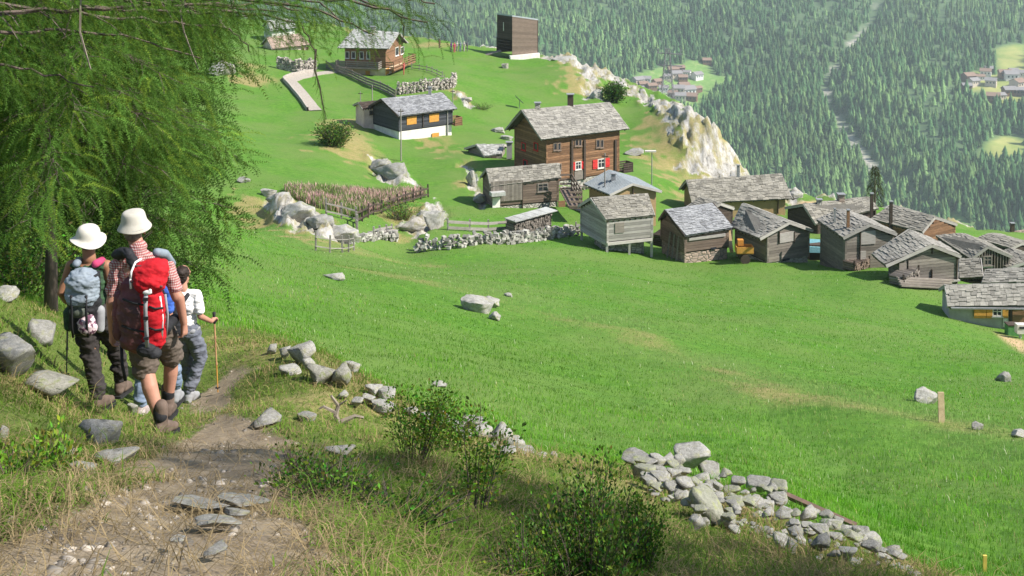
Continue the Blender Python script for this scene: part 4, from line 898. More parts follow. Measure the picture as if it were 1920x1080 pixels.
stone_wall('footing_wall', [(1048, 361), (1075, 357), (1104, 352)], .5, .8, 'white footing wall in front of the brown chalet', wp)
def fence(uv, hgt, rails, spacing, label, mat=W_bark, pw=.12, rw_=.14, th=.05, name='fence'):
    P = [hit(*a) for a in uv]; root = empty(name, P[0]); tag(root, label, 'fence'); o0 = P[0]; pts = []
    for a, b in zip(P[:-1], P[1:]):
        n = max(1, int(round((b-a).length/spacing)))
        for k in range(n): q = a.lerp(b, k/n); q.z = Hs(q.x, q.y); pts.append(q-o0)
    q = P[-1].copy(); q.z = Hs(q.x, q.y); pts.append(q-o0)
    for p in pts:
        mb = MB(); x, y = rr.uniform(-.05, .05), rr.uniform(-.05, .05); mb.beam(p+Vector((0, 0, -.3)), p+Vector((x, y, hgt*rr.uniform(.98, 1.12))), pw, pw, rr.uniform(.8, 1.1)); mb.build('post', mat, root)
    for r in range(rails):
        mb = MB(); z = hgt*(r+.75)/rails
        for a, b in zip(pts[:-1], pts[1:]): mb.beam(a+Vector((0, -.08, z-.1)), b+Vector((0, -.08, z-.1)), th, rw_, rr.uniform(.8, 1.15))
        mb.build('rail', mat, root)
    return root
fence([(840, 432), (880, 434), (950, 432)], .85, 2, 2.0, 'low grey board fence between garden crag and woodpile', rw_=.2)
fence([(1080, 436), (1110, 436)], .8, 2, 1.2, 'short rail fence joining the wall to the granary', rw_=.16)
fence([(668, 420), (700, 403), (745, 388), (803, 370)], 1.0, 2, 1.8, 'dark rail fence climbing along the pink flower garden', W_dark, rw_=.14)
fence([(612, 404), (640, 410), (668, 418), (670, 446)], 1.1, 2, 1.5, 'brown rail fence at the front corner of the pink flower garden', W_bark, rw_=.1)
fence([(592, 470), (618, 474), (642, 474), (664, 470)], 1.0, 2, 2, 'thin wire-and-post fence in the dry grass below the crag', W_bark, .09, .05)
fence([(612, 128), (660, 146), (700, 164), (742, 184)], 1.1, 3, 2.2, 'long grey plank fence below the guest house balcony', W_grey, rw_=.28)
fence([(745, 172), (790, 165), (833, 155)], 1.1, 3, 1.6, 'thin dark garden fence on the terrace of the guest house', W_bark, .08, .06)
fence([(772, 130), (800, 134), (830, 146)], .9, 2, 1.8, 'short white rail fence behind the guest house terrace', W_bark, .1, .1)
fence([(700, 452), (735, 444)], .9, 4, 1.2, 'leaning slatted gate beside the crumbling garden wall', W_bark, rw_=.12, name='gate')
def pole(u, vb, vt, label, r=.1, lamp=False, Y=None):
    p = hit(u, vb) if Y is None else pix(u, vb, Y); D = p.y*CP-p.z*SP; hgt = (vb-vt)*D/FPX*1.02; root = empty('utility_pole' if not lamp else 'street_lamp', p); tag(root, label, 'pole' if not lamp else 'street lamp')
    mb = MB(); mb.tube([(0, 0, -.5), (0, 0, hgt)], [r, r*.8], 8); mb.build('post', W_bark if not lamp else METAL, root)
    mb = MB()
    if lamp: mb.box((-.15, 0, hgt), (1.1, .35, .14)); mb.build('lamp_head', FRAME, root)
    else: mb.box((0, 0, hgt-.25), (.55, .09, .09)); mb.build('crossarm', W_dark, root)
pole(752, 302, 205, 'tall slim pole standing on the meadow by the grey outcrop', .07); pole(1222, 347, 284, 'street lamp on a thin post right of the brown chalet', .06, True)
pole(849, 210, 168, 'thin pole at the end of the terrace wall', .06); pole(698, 190, 160, 'short pole behind the black timber house annex', .07); pole(1134, 350, 288, 'post standing through the sheet metal roof', .06, Y=96)
pole(676, 198, 172, 'crooked stub of a pole left of the annex', .06)
# lattice pylon
p = pix(1251, 200, 176); root = empty('lattice_pylon', p); tag(root, 'steel lattice pylon rising behind the cliff edge', 'pylon'); mb = MB(); Hp = 8.6
def wq(z): return .85*(1-z/Hp)+.28
for sx in (-1, 1):
    for sy in (-1, 1): mb.beam((sx*wq(-1), sy*wq(-1), -2), (sx*wq(Hp), sy*wq(Hp), Hp), .09, .09)
for k in range(11):
    z0, z1 = -1+k*.9, -.1+k*.9
    for (a, b) in (((-1, -1), (1, -1)), ((1, -1), (1, 1)), ((1, 1), (-1, 1)), ((-1, 1), (-1, -1))):
        mb.beam((a[0]*wq(z0), a[1]*wq(z0), z0), (b[0]*wq(z1), b[1]*wq(z1), z1), .05, .05); mb.beam((b[0]*wq(z0), b[1]*wq(z0), z0), (a[0]*wq(z1), a[1]*wq(z1), z1), .05, .05)
mb.build('lattice_mast', METAL, root); mb = MB()
for z in (6.4, 8.2): mb.beam((-1.6, 0, z), (2.2, -.4, z-.2), .16, .16)
for x in (-1.4, 0, 2.0): mb.beam((x, 0, 8.2), (x, 0, 8.9), .1, .1)
mb.build('crossarm', METAL, root)
# woodpile
def woodpile(u0, u1, v, hgt, label, slabs=True, mat=W_grey):
    a, b = hit(u0, v), hit(u1, v-6); d = Vector((b.x-a.x, b.y-a.y, 0)); L = d.length; d.normalize(); n = Vector((d.y, -d.x, 0)); root = empty('woodpile', a); tag(root, label, 'woodpile'); mb = MB()
    z = .1
    while z < hgt:
        x = .05
        while x < L:
            r = rr.uniform(.06, .1); c = d*x+Vector((0, 0, z)); mb.tube([c+n*.45+n*rr.uniform(-.05, .08), c-n*.5], r, 6, rr.uniform(.5, 1.2)); x += r*2.05
        z += .15
    mb.build('logs', mat, root)
    if slabs:
        mb = MB()
        for k in range(5): mb.beam(d*(L*k/4.6-.1)+Vector((0, 0, hgt+.05+.03*k)), d*(L*(k+1.2)/4.6)+Vector((0, 0, hgt+.07+.03*k)), 1.3, .06, rr.uniform(.8, 1.2))
        mb.build('cover', S_light, root)
    for x in (0, L): 
        mb = MB(); mb.beam(d*x+n*.4, d*x+n*.4+Vector((0, 0, hgt+.1)), .1, .1, .8); mb.build('stake', W_dark, root)
woodpile(958, 1026, 440, 1.05, 'long woodpile under loose boards behind the dry stone wall'); woodpile(1592, 1620, 508, .7, 'reddish firewood heap against the boarded-door barn', False, W_rose)
woodpile(1236, 1256, 462, 1.0, 'dark stack of poles between granary and slate-roofed barn', False, W_dark); woodpile(1682, 1710, 536, .7, 'low stack of grey billets under the lean-to roof', False, W_grey)
def beams(name, uv0, uv1, label, mat, n=3, w=.16, cat='beam', z=.25):
    a, b = hit(*uv0), hit(*uv1); a.z = Hs(a.x, a.y); mb = MB()
    for k in range(n): mb.beam(a+Vector((0, .2*k, z+.09*k)), b+Vector((.2*k, .2*k, z+.09*k)), w, .1, rr.uniform(.8, 1.2))
    tag(mb.build(name, mat), label, cat)
beams('timber_stack', (1688, 541), (1775, 545), 'stack of long grey timbers below the lean-to barn', W_grey, 4, .22, 'timber', .2); beams('plank', (1066, 388), (1105, 404), 'pale plank lying in the grass right of the board barn', W_pale, 1, .3, 'plank', .1)
beams('plank', (1372, 488), (1362, 440), 'bright board leaning at the corner of the slate-roofed barn', W_ochre, 2, .25, 'plank', .6)
# orange cart
p = hit(1395, 492); root = empty('hand_cart', p); tag(root, 'small orange box cart under the gable barn eave', 'cart'); mb = MB(); mb.box((0, 0, .75), (1.15, .8, .08)); 
for s in (-1, 1): mb.box((0, s*.4, .98), (1.15, .05, .42)); mb.box((s*.57, 0, .98), (.05, .8, .42))
mb.build('box', ORA, root); mb = MB(); mb.box((-.25, .1, 1.4), (.4, .4, .4)); mb.build('crate', simple('dark_orange_crate', (.62, .26, .05), (.5, .2, .04)), root)
for s in (-1, 1):
    mb = MB(); mb.tube([(0, s*.47, .35), (0, s*.53, .35)], .34, 14); mb.build('wheel', W_dark, root)
# blue sheet between barns, dish, boxes by the plastered house
p = hit(1532, 486); root = empty('covered_stack', p); tag(root, 'blue-green tarpaulin over a stack between two gable barns', 'tarpaulin'); mb = MB(); mb.box((0, 0, .6), (1.3, 1.0, 1.2)); mb.build('stack', W_dark, root)
mb = MB(); V = [(-.75, -.6, 1.1), (.75, -.6, 1.0), (.8, .6, 1.25), (-.7, .6, 1.35), (-.8, -.68, .7), (.8, -.66, .65)]; mb.add(V, [(0, 1, 2, 3), (4, 5, 1, 0)]); tp = mb.build('tarpaulin', simple('blue_green_tarp', (.16, .34, .38), (.10, .24, .28)), root); sm = tp.modifiers.new('s', 'SOLIDIFY'); sm.thickness = .03
p = hit(1897, 628); root = empty('planter_box', p); tag(root, 'green box beside the plastered house', 'box'); mb = MB(); mb.box((0, 0, .3), (.6, .5, .6)); mb.build('body', simple('green_box_paint', (.12, .30, .10), (.08, .22, .07)), root); mb = MB(); mb.box((0, 0, .63), (.66, .56, .05)); mb.build('lid', W_dark, root)
p = hit(1913, 634); root = empty('mailbox', p); tag(root, 'white letter box with a dark slot at the right edge', 'mailbox'); mb = MB(); mb.box((0, 0, .55), (.5, .4, .5)); mb.beam((0, 0, -.2), (0, 0, .35), .12, .12); mb.build('body', FRAME, root); mb = MB(); mb.box((0, -.21, .65), (.3, .03, .12)); mb.build('slot', GLASS, root)
p = hit(1868, 612); root = empty('satellite_dish', p); tag(root, 'white satellite dish in front of the plastered house wall', 'dish'); mb = MB(); mb.beam((0, 0, -.2), (0, 0, .5), .06, .06); mb.build('stand', METAL, root)
V = [(.33*math.cos(a)*r, -.12*(1-r*r), .6+.28*math.sin(a)*r) for r in (.34, .67, 1.0) for a in [k*math.pi/7 for k in range(14)]]; mb = MB(); mb.add(V+[(0, .12*-1.05, .6)], [(r*14+k, r*14+(k+1) % 14, (r+1)*14+(k+1) % 14, (r+1)*14+k) for r in (0, 1) for k in range(14)]+[(k, 42, (k+1) % 14) for k in range(14)]); dd = mb.build('dish', FRAME, root, True); dd.modifiers.new('s', 'SOLIDIFY').thickness = .02
# antenna board beside the chalet, wooden slat at the meadow rock, stick
p = hit(974, 203); root = empty('solar_panel', p); tag(root, 'dark tilted panel on a mast behind the brown chalet', 'panel'); mb = MB(); mb.beam((0, 0, -.3), (0, 0, 1.1), .08, .08); mb.build('mast', METAL, root); mb = MB(); mb.beam((-.5, 0, 1.6), (.45, .1, .7), 1.0, .07); mb.build('panel', GLASS, root)
p = hit(1766, 792); mb = MB(); mb.beam(p+Vector((0, 0, -.1)), p+Vector((.0, .1, .62)), .13, .04); tag(mb.build('wooden_slat', simple('straw_coloured_wood', (.62, .48, .30), (.45, .33, .20), 10)), 'straw-coloured slat leaning on the rubble-like meadow rock', 'slat')
p = hit(1846, 1072); mb = MB(); mb.beam(p, p+Vector((0, 0, .16)), .035, .02); tag(mb.build('marker_peg', simple('yellow_wood', (.72, .55, .12), (.6, .42, .1), 10)), 'short yellow peg in the meadow at the bottom right', 'peg')
# concrete path
pl = []
for a, b in zip(Z_conc[:-1], Z_conc[1:]):
    for k in range(8): pl.append(a.lerp(b, k/8))
pl.append(Z_conc[-1]); V = []; F_ = []
for k, q in enumerate(pl):
    d = (pl[min(k+1, len(pl)-1)]-pl[max(k-1, 0)]); n = Vector((-d.y, d.x, 0)).normalized()
    for s in (-.75, .75):
        g = q+n*s; V.append((g.x, g.y, Hs(g.x, g.y)+.10))
    for s in (-.75, .75):
        g = q+n*s; V.append((g.x, g.y, Hs(g.x, g.y)-.3))
    if k: b = 4*(k-1); F_ += [(b, b+4, b+5, b+1), (b, b+2, b+6, b+4), (b+1, b+5, b+7, b+3)]
mb = MB(); mb.add(V, F_); tag(mb.build('paved_path', simple('path_concrete', (.40, .36, .30), (.30, .26, .22), 3)), 'pale paved path going up to the rosy house', kind='structure')
V = []; F_ = []
for k, q in enumerate(pl[:len(pl)-8]):
    d = (pl[min(k+1, len(pl)-1)]-pl[max(k-1, 0)]); n = Vector((-d.y, d.x, 0)).normalized()
    for s, z in ((-1.05, -.3), (-1.05, .5), (-.85, .5), (-.85, -.3)):
        g = q-n*s; V.append((g.x, g.y, Hs(g.x, g.y)+z))
    if k: b = 4*(k-1); F_ += [(b+j, b+4+j, b+5+j, b+1+j) for j in range(3)]
mb = MB(); mb.add(V, F_); tag(mb.build('path_kerb_wall', wp), 'low white kerb wall along the paved path', 'wall')
# people resting by the far bank, tiny at this distance
def far_person(u, v, c, k):
    p = hit(u, v); p.z = Hs(p.x, p.y); mb = MB(); mb.tube([(-.09, 0, 0), (-.1, 0, .45), (-.08, 0, .85), (0, 0, 1.0), (0, 0, 1.2), (0, 0, 1.42), (0, 0, 1.5), (0, 0, 1.56), (0, 0, 1.68), (0, 0, 1.76)], [.06, .08, .1, .17, .17, .19, .07, .09, .11, .04], 8)
    mb.tube([(.1, 0, 0), (.11, 0, .45), (.08, 0, .85)], [.06, .08, .1], 6)
    for s in (-1, 1): mb.tube([(s*.2, 0, 1.38), (s*.27, -.03, 1.1), (s*.25, -.12, .88)], [.06, .05, .04], 6)
    o = mb.build('person', simple('far_clothes_%d' % k, c, tuple(x*.7 for x in c), 3)); o.location = p; o.rotation_euler = (0, 0, rr.uniform(0, 6)); o.scale = (.95, .95, rr.uniform(.85, 1.0)); return o
for k, (u, v, c, lb) in enumerate([(846, 97, (.12, .05, .2), 'distant walker in dark violet on the far bank'), (852, 98, (.55, .1, .15), 'distant walker in red on the far bank'), (857, 96, (.7, .62, .6), 'distant walker in white, left of the middle of the group'), (863, 97, (.2, .22, .3), 'distant walker in navy, fourth of the group on the bank'), (870, 96, (.65, .55, .5), 'distant walker in beige on the far bank'), (876, 96, (.14, .13, .15), 'distant walker in black on the far bank'), (824, 90, (.2, .12, .1), 'distant walker in brown, alone left of the group'), (757, 140, (.55, .12, .1), 'person in red at the guest house terrace table'), (949, 96, (.8, .35, .15), 'person in orange on the ramp of the cabin')]):
    tag(far_person(u, v, c, k), lb, 'person', 'walkers resting on the far bank' if k < 6 else None)
# ------------------------------------------------------------------ hamlets across the valley
wm = {0: simple('far_cream_wall', (.62, .52, .42), (.5, .42, .34), 1, bump=0), 1: simple('far_brown_wall', (.22, .12, .07), (.15, .08, .05), 1, bump=0), 2: simple('far_white_wall', (.75, .73, .7), (.65, .62, .6), 1, bump=0)}
rmm = [simple('far_grey_roof', (.30, .28, .27), (.22, .2, .2), 1, bump=0), simple('far_red_roof', (.30, .19, .14), (.22, .15, .11), 1, bump=0)]
def far_house(u, v, w, wi, ri, label, group):
    p = mhit(u, v); p.z = float(MH(np.array([p.x]), np.array([p.y]))[0]); root = empty('far_chalet', p, rr.uniform(-.6, .6)); tag(root, ('cream-walled ', 'brown-timbered ', 'white-walled ')[wi]+('grey-roofed ', 'rust-roofed ')[ri]+label, 'house', group); d = w*.8; hh = w*.5; mb = MB()
    mb.box((0, 0, hh/2-2), (w, d, hh+4)); mb.add([(-w/2, -d/2, hh), (-w/2, d/2, hh), (-w/2, 0, hh+w*.22), (w/2, -d/2, hh), (w/2, d/2, hh), (w/2, 0, hh+w*.22)], [(0, 2, 1), (3, 4, 5)]); mb.build('wall', wm[wi], root)
    mb = MB(); e = 1.15
    for s in (-1, 1):
        v_ = [(-w*.56, 0, hh+w*.24), (w*.56, 0, hh+w*.24), (w*.56, s*d*.6, hh-w*.02), (-w*.56, s*d*.6, hh-w*.02)]; v_ += [(a, b, c+.4) for a, b, c in v_]; mb.add(v_, [(0, 1, 2, 3), (7, 6, 5, 4), (0, 4, 5, 1), (1, 5, 6, 2), (2, 6, 7, 3), (3, 7, 4, 0)])
    mb.build('roof', rmm[ri], root)
    for k in (-1, 0, 1):
        mb = MB(); mb.box((k*w*.3, -d/2-.05, hh*.6), (w*.12, .2, hh*.28)); mb.build('window', GLASS, root)
gA, gB = 'chalets of the hamlet in the valley clearing', 'chalets of the hamlet at the right edge'
for k, (u, v, w) in enumerate([(1196, 158, 16), (1206, 165, 14), (1212, 155, 14), (1222, 168, 14), (1200, 172, 12), (1232, 160, 14), (1244, 172, 14), (1262, 138, 16), (1268, 146, 16), (1275, 134, 14), (1288, 142, 12), (1280, 152, 14), (1272, 175, 18), (1282, 168, 16), (1290, 178, 20), (1262, 182, 14), (1276, 188, 16), (1296, 190, 18), (1307, 148, 16), (1325, 120, 14), (1252, 150, 13), (1308, 172, 12)]):
    far_house(u, v, w, (0, 1, 2, 1)[k % 4], k % 2, 'chalet of the hamlet beyond the lattice pylon', gA)
for k, (u, v, w) in enumerate([(1816, 152, 18), (1825, 160, 16), (1812, 168, 14), (1848, 142, 16), (1855, 136, 14), (1858, 160, 16), (1884, 146, 18), (1895, 150, 20), (1900, 140, 14), (1908, 165, 20), (1892, 178, 18), (1915, 145, 16), (1862, 190, 18), (1875, 186, 14), (1912, 178, 16), (1838, 150, 12)]):
    far_house(u, v, w, (1, 0, 1, 2)[k % 4], (1, 0, 0)[k % 3], 'chalet of the hamlet at the far right clearing', gB)
# ------------------------------------------------------------------ grass
def leafmat(name, tr=.35, rough=.6):
    m = bpy.data.materials.new(name); m.use_nodes = True; t = m.node_tree; N = t.nodes; L = t.links; N.remove(N['Principled BSDF']); out = N['Material Output']
    a = N.new('ShaderNodeVertexColor'); a.layer_name = 'shade'; d = N.new('ShaderNodeBsdfDiffuse'); tl = N.new('ShaderNodeBsdfTranslucent'); mx = N.new('ShaderNodeMixShader'); mx.inputs[0].default_value = tr
    L.new(a.outputs[0], d.inputs[0]); L.new(a.outputs[0], tl.inputs[0]); L.new(d.outputs[0], mx.inputs[1]); L.new(tl.outputs[0], mx.inputs[2]); L.new(mx.outputs[0], out.inputs[0]); return m
M_blade = leafmat('grass_blade', .3); M_needle = leafmat('larch_needles', .45); M_leaf = leafmat('small_leaves', .35)
def blades(name, P, h, w, lean, az_, cols, mat=M_blade):
    """P (n,3), curved blades of three triangles each"""
    n = len(P); f = np.stack([np.cos(az_), np.sin(az_), 0*az_], -1); s = np.stack([-np.sin(az_), np.cos(az_), 0*az_], -1); up = np.array([0, 0, 1.0])
    b0 = P-s*(w/2)[:, None]; b1 = P+s*(w/2)[:, None]; mid = P+up*(h*.6)[:, None]+f*(h*lean*.3)[:, None]; m0 = mid-s*(w*.35)[:, None]; m1 = mid+s*(w*.35)[:, None]
    tip = P+up*(h*(1-.25*lean))[:, None]+f*(h*lean*.95)[:, None]
    V = np.stack([b0, b1, m0, m1, tip], 1).reshape(-1, 3); k = np.arange(n)[:, None]*5
    F = np.stack([k+0, k+1, k+3, k+0, k+3, k+2, k+2, k+3, k+4], -1).reshape(-1, 3)
    return mesh_np(name, V, F, mat, None, False, {'shade': np.repeat(cols, 5, 0)})
rg = np.random.default_rng(77)
def sample(n, r0, r1, a0=-29, a1=29):
    a = np.radians(rg.uniform(a0, a1, n)); r = np.exp(rg.uniform(math.log(r0), math.log(r1), n)); return r*np.sin(a), r*np.cos(a)
# bank grass near the path
x, y = sample(520000, 2.3, 18); B, Pz, Dz, _, _ = zones(x, y); n1 = fbm(x*1.6, y*1.6, s=91, o=3); n2 = fbm(x*.5, y*.5, s=93, o=3)
nm_ = fbm(x*2.6, y*2.6, s=97, o=2)
keep = (B > .5) & (rg.random(len(x)) > Pz*1.35-.04) & (rg.random(len(x)) < .45+.55*sstep(-.35, .35, nm_+.3*Dz))
x, y, Dz, n1, n2, Pz = x[keep], y[keep], Dz[keep], n1[keep], n2[keep], Pz[keep]; z = H(x, y); n = len(x); r = np.hypot(x, y)
hh = rg.gamma(3.0, .024, n)*(1+.9*Dz)*(1+.5*n1)*(1-.6*Pz); hh = np.clip(hh*.46, .012, .22); ww = rg.uniform(.0025, .0055, n)*(1+r/14)
dry = (rg.random(n) < np.clip(.04+.52*Dz+.34*n1, .03, .85)).astype(float)[:, None]
g = np.array([.095, .175, .025])*(1-.35*n2[:, None])+rg.random((n, 1))*np.array([.05, .06, .01]); d = np.array([.33, .26, .125])*rg.uniform(.45, 1.3, (n, 1)); colr = g*(1-dry)+d*dry
o = blades('bank_grass', np.stack([x, y, z-.01], -1), hh, ww, rg.uniform(.5, 2.0, n), rg.uniform(0, 6.28, n), colr); tag(o, 'dry and green grass on the bank beside the path', 'grass', kind='stuff')
# gravel and litter on the path
x, y = sample(9000, 2.4, 14); B_, Pz_, _, _, _ = zones(x, y); k_ = (Pz_ > .25) & (fbm(x*2, y*2, s=111, o=3) > -.25); x, y = x[k_], y[k_]; z = H(x, y)-Pz_[k_]*.035; n = len(x); sz = rg.gamma(1.6, .0055, n).clip(.003, .03); ev, ef = ico(1); rs = rg.uniform(.6, 1.3, (n, 1, 3))*np.array([1, 1, .6])
V = ev[None]*(1+.25*rg.normal(size=(n, len(ev), 1)))*rs*sz[:, None, None]+np.stack([x, y, z], -1)[:, None]; F = ef[None]+(np.arange(n)*len(ev))[:, None, None]; cc = np.repeat(rg.uniform(.12, .42, (n, 1))*np.array([1, .88, .74]), len(ev), 0)
M_grit = NT('path_grit'); M_grit = M_grit.out(M_grit.n('ShaderNodeVertexColor', layer_name='shade').outputs[0], .9); tag(mesh_np('gravel', V.reshape(-1, 3), F.reshape(-1, 3), M_grit, None, False, {'shade': cc}), 'loose gravel and grit scattered on the dirt path', 'gravel', kind='stuff')
x, y = sample(60000, 2.4, 14); B_, Pz_, Dz_, _, _ = zones(x, y); k_ = (B_ > .5) & (rg.random(len(x)) < .30+.5*(Pz_ > .1)*(Pz_ < .85)); x, y, Pz_ = x[k_], y[k_], Pz_[k_]; z = H(x, y)-Pz_*.035; n = len(x)
tag(blades('dry_litter', np.stack([x, y, z+.006], -1), rg.uniform(.02, .09, n), rg.uniform(.002, .004, n), rg.uniform(2.2, 3.6, n), rg.uniform(0, 6.28, n), np.array([.38, .29, .16])*rg.uniform(.3, 1.05, (n, 1))), 'dead straw and grass litter lying on bank and path', 'litter', kind='stuff')
# meadow
x, y = sample(260000, 10.5, 95); B, Pz, Dz, Rz, _ = zones(x, y); keep = (B < .5) & (rg.random(len(x)) > Rz*1.5); x, y, Dz = x[keep], y[keep], Dz[keep]; r = np.hypot(x, y); z = H(x, y); n = len(x)
n1 = fbm(x/1.5, y/1.5, s=95, o=3); n2 = fbm(x/7, y/7, s=96, o=3); hh = rg.uniform(.03, .11, n)*(1+.35*n1); ww = .0045*(r/10)**.9*rg.uniform(.7, 1.3, n); dry = (rg.random(n) < np.clip(.03+.6*Dz+.08*n2, 0, .9)).astype(float)[:, None]
fl = (rg.random((n, 1)) < .012)
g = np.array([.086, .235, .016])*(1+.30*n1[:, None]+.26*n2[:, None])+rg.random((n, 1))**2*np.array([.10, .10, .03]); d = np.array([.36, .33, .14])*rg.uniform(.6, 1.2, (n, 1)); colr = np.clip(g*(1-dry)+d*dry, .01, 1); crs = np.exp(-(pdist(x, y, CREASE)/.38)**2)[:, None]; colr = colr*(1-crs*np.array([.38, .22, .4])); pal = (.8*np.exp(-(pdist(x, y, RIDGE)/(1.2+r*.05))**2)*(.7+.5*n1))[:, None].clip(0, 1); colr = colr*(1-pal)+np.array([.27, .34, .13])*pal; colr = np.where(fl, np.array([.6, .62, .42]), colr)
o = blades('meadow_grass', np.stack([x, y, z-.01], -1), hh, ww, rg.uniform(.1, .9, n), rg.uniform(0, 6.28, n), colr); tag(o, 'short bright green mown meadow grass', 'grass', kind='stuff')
# willowherb bed
def region_pts(poly, n):
    q = np.array([(p[0], p[1]) for p in poly]); lo, hi = q.min(0), q.max(0); x = rg.uniform(lo[0], hi[0], n); y = rg.uniform(lo[1], hi[1], n); k = inpoly(x, y, poly); return x[k], y[k]
x, y = region_pts(Z_willow, 26000); z = H(x, y); n = len(x); hh = rg.uniform(.35, .85, n); nn1 = fbm(x/1.8, y/1.8, s=101, o=3); pk = (rg.random(n) < np.clip(.48+.5*nn1, .1, .8)).astype(float)[:, None]
colr = np.array([.18, .26, .07])*(1-pk)+np.array([.66, .42, .39])*pk; colr = colr*rg.uniform(.6, 1.3, (n, 1))
o = blades('willowherb', np.stack([x, y, z-.02], -1), hh, rg.uniform(.04, .09, n), rg.uniform(0, .5, n), rg.uniform(0, 6.28, n), colr); tag(o, 'faded pink willowherb filling the fenced garden', 'flowers', kind='stuff')
# ------------------------------------------------------------------ larches
def twig_protos(k, whorls, per, ln, nl, nw, seed):
    r_ = np.random.default_rng(seed); out = []
    for _ in range(k):
        V = []; F = []; p = np.zeros(3); d = np.array([1., 0, -.1]); bend = r_.uniform(-.6, .6); pts = [p.copy()]
        for w in range(whorls):
            d = d+np.array([-.02, bend/whorls, -.75/whorls])+r_.normal(0, .04, 3); d /= np.linalg.norm(d); p = p+d*ln/whorls; pts.append(p.copy())
            sz = nl*(.65+.5*math.sin(math.pi*min(1, (w+2)/whorls)))
            for q in range(per):
                u = r_.normal(size=3); u -= u@d*d; u /= np.linalg.norm(u)+1e-9; t = (u+d*r_.uniform(.1, .9)); t /= np.linalg.norm(t); s = np.cross(t, r_.normal(size=3)); s /= np.linalg.norm(s)+1e-9
                b = len(V); V += [p-s*nw/2, p+s*nw/2, p+t*sz*r_.uniform(.7, 1.2)]; F.append((b, b+1, b+2))
        for a, b_ in zip(pts[:-1], pts[1:]): # the twig itself
            b = len(V); s = np.array([0, .0022, .0022]); V += [a-s, a+s, b_+s*.8]; F.append((b, b+1, b+2))
        out.append((np.array(V), np.array(F)))
    return out
def strands(name, P, yaw, pitch, S, protos, cols, mat, parent):
    VV, FF, CC = [], [], []; off = 0; kinds = rg.integers(0, len(protos), len(P))
    for k, (pv, pf) in enumerate(protos):
        m = np.where(kinds == k)[0]; n = len(m)
        if not n: continue
        cy, sy = np.cos(yaw[m])[:, None], np.sin(yaw[m])[:, None]; cp, sp_ = np.cos(pitch[m])[:, None], np.sin(pitch[m])[:, None]
        X0 = pv[None, :, 0]*cp+pv[None, :, 2]*sp_; Z = -pv[None, :, 0]*sp_+pv[None, :, 2]*cp; Y0 = np.repeat(pv[None, :, 1], n, 0)
        X = X0*cy-Y0*sy; Y = X0*sy+Y0*cy; V = np.stack([X, Y, Z], -1)*S[m][:, None, None]+P[m][:, None]
        VV.append(V.reshape(-1, 3)); FF.append((pf[None]+(np.arange(n)*len(pv))[:, None, None]+off).reshape(-1, 3)); CC.append(np.repeat(cols[m], len(pv), 0)*np.tile(rg.uniform(.75, 1.2, (len(pv), 1)), (n, 1))); off += n*len(pv)
    return mesh_np(name, np.concatenate(VV), np.concatenate(FF), mat, parent, False, {'shade': np.concatenate(CC)})
TW_FINE = twig_protos(9, 20, 9, .55, .038, .0052, 1); TW_MID = twig_protos(6, 12, 7, .6, .065, .012, 2); TW_FAR = twig_protos(5, 7, 6, .7, .10, .03, 3)
M_bark = simple('larch_bark', (.15, .115, .095), (.06, .045, .038), 7, .95, .9, .03, stretch=(1, 1, .25))
M_twig = simple('bare_twig', (.30, .25, .20), (.17, .14, .11), 9)
def larch(base, hgt, r0, boughs, protos, per_m, label, green=(.105, .175, .026), twig_len=1.0, name='larch_tree', trunk=True, cut=None, spread=.5, lean=(0, 0)):
    """boughs: list of world polylines (start on the trunk); strands hang from side twigs along them"""
    root = empty(name, base); tag(root, label, 'tree'); o0 = Vector(base)
    if trunk:
        mb = MB(); N = 14; pts = [Vector((lean[0]*k/N+.04*math.sin(k*1.3), lean[1]*k/N+.03*math.cos(k*1.1), -.4+(hgt+.4)*k/N)) for k in range(N+1)]; mb.tube(pts, [r0*(1.25 if k == 0 else 1)*(1-k/N*.93) for k in range(N+1)], 12); mb.build('trunk', M_bark, root, True)
    P, Yw, Pt, S = [], [], [], []; mb = MB()
    for b in boughs:
        b = [Vector(q)-o0 for q in b[0]], b[1]
        pts, rad0 = b; seg = []
        for a, c in zip(pts[:-1], pts[1:]):
            for k in range(5): seg.append(a.lerp(c, k/5))
        seg.append(pts[-1]); n = len(seg); mb.tube([q+Vector((rr.uniform(-.015, .015), rr.uniform(-.015, .015), rr.uniform(-.015, .015))) for q in seg], [rad0*.72*(1-.88*k/n)+.0025 for k in range(n)], 5)
        for k in range(1, n):
            a, c = seg[k-1], seg[k]; L = (c-a).length; d = (c-a).normalized(); t = k/n
            if cut and t < cut: continue
            for _ in range(max(1, int(L*per_m*rr.uniform(.7, 1.3)))):
                q = a.lerp(c, rr.random()); side = rr.choice((-1, 1)); sy = math.atan2(d.y, d.x)+side*rr.uniform(.1, 1.3); ln = spread*rr.random()**1.2*(1.15-t*.6)
                e = q+Vector((math.cos(sy)*ln, math.sin(sy)*ln, -.35*ln+rr.uniform(-.1, .06)))
                if ln > .22 and rr.random() < .35: mb.tube([q, q.lerp(e, .5)+Vector((0, 0, .02)), e], [.006, .004, .002], 3, cap=False)
                P.append(e); Yw.append(sy+rr.uniform(-.5, .5)); Pt.append(rr.uniform(-.55, .85)); S.append(rr.uniform(.55, 1.2)*twig_len)
    mb.build('branch', M_bark, root)
    P = np.array([tuple(p) for p in P]); n = len(P); cl = fbm(P[:, 0]*1.5+base[0], P[:, 1]*1.5, P[:, 2]*1.5, s=7, o=2)[:, None]
    cols = np.array(green)[None]*(1+.45*cl)*rg.uniform(.5, 1.5, (n, 1)); yel = (rg.random((n, 1)) < .22); cols = np.where(yel, cols*np.array([1.5, 1.15, .9]), cols); cols = np.clip(cols, .01, .6)
    strands('foliage', P, np.array(Yw), np.array(Pt), np.array(S), protos, cols, M_needle, root); return root, n
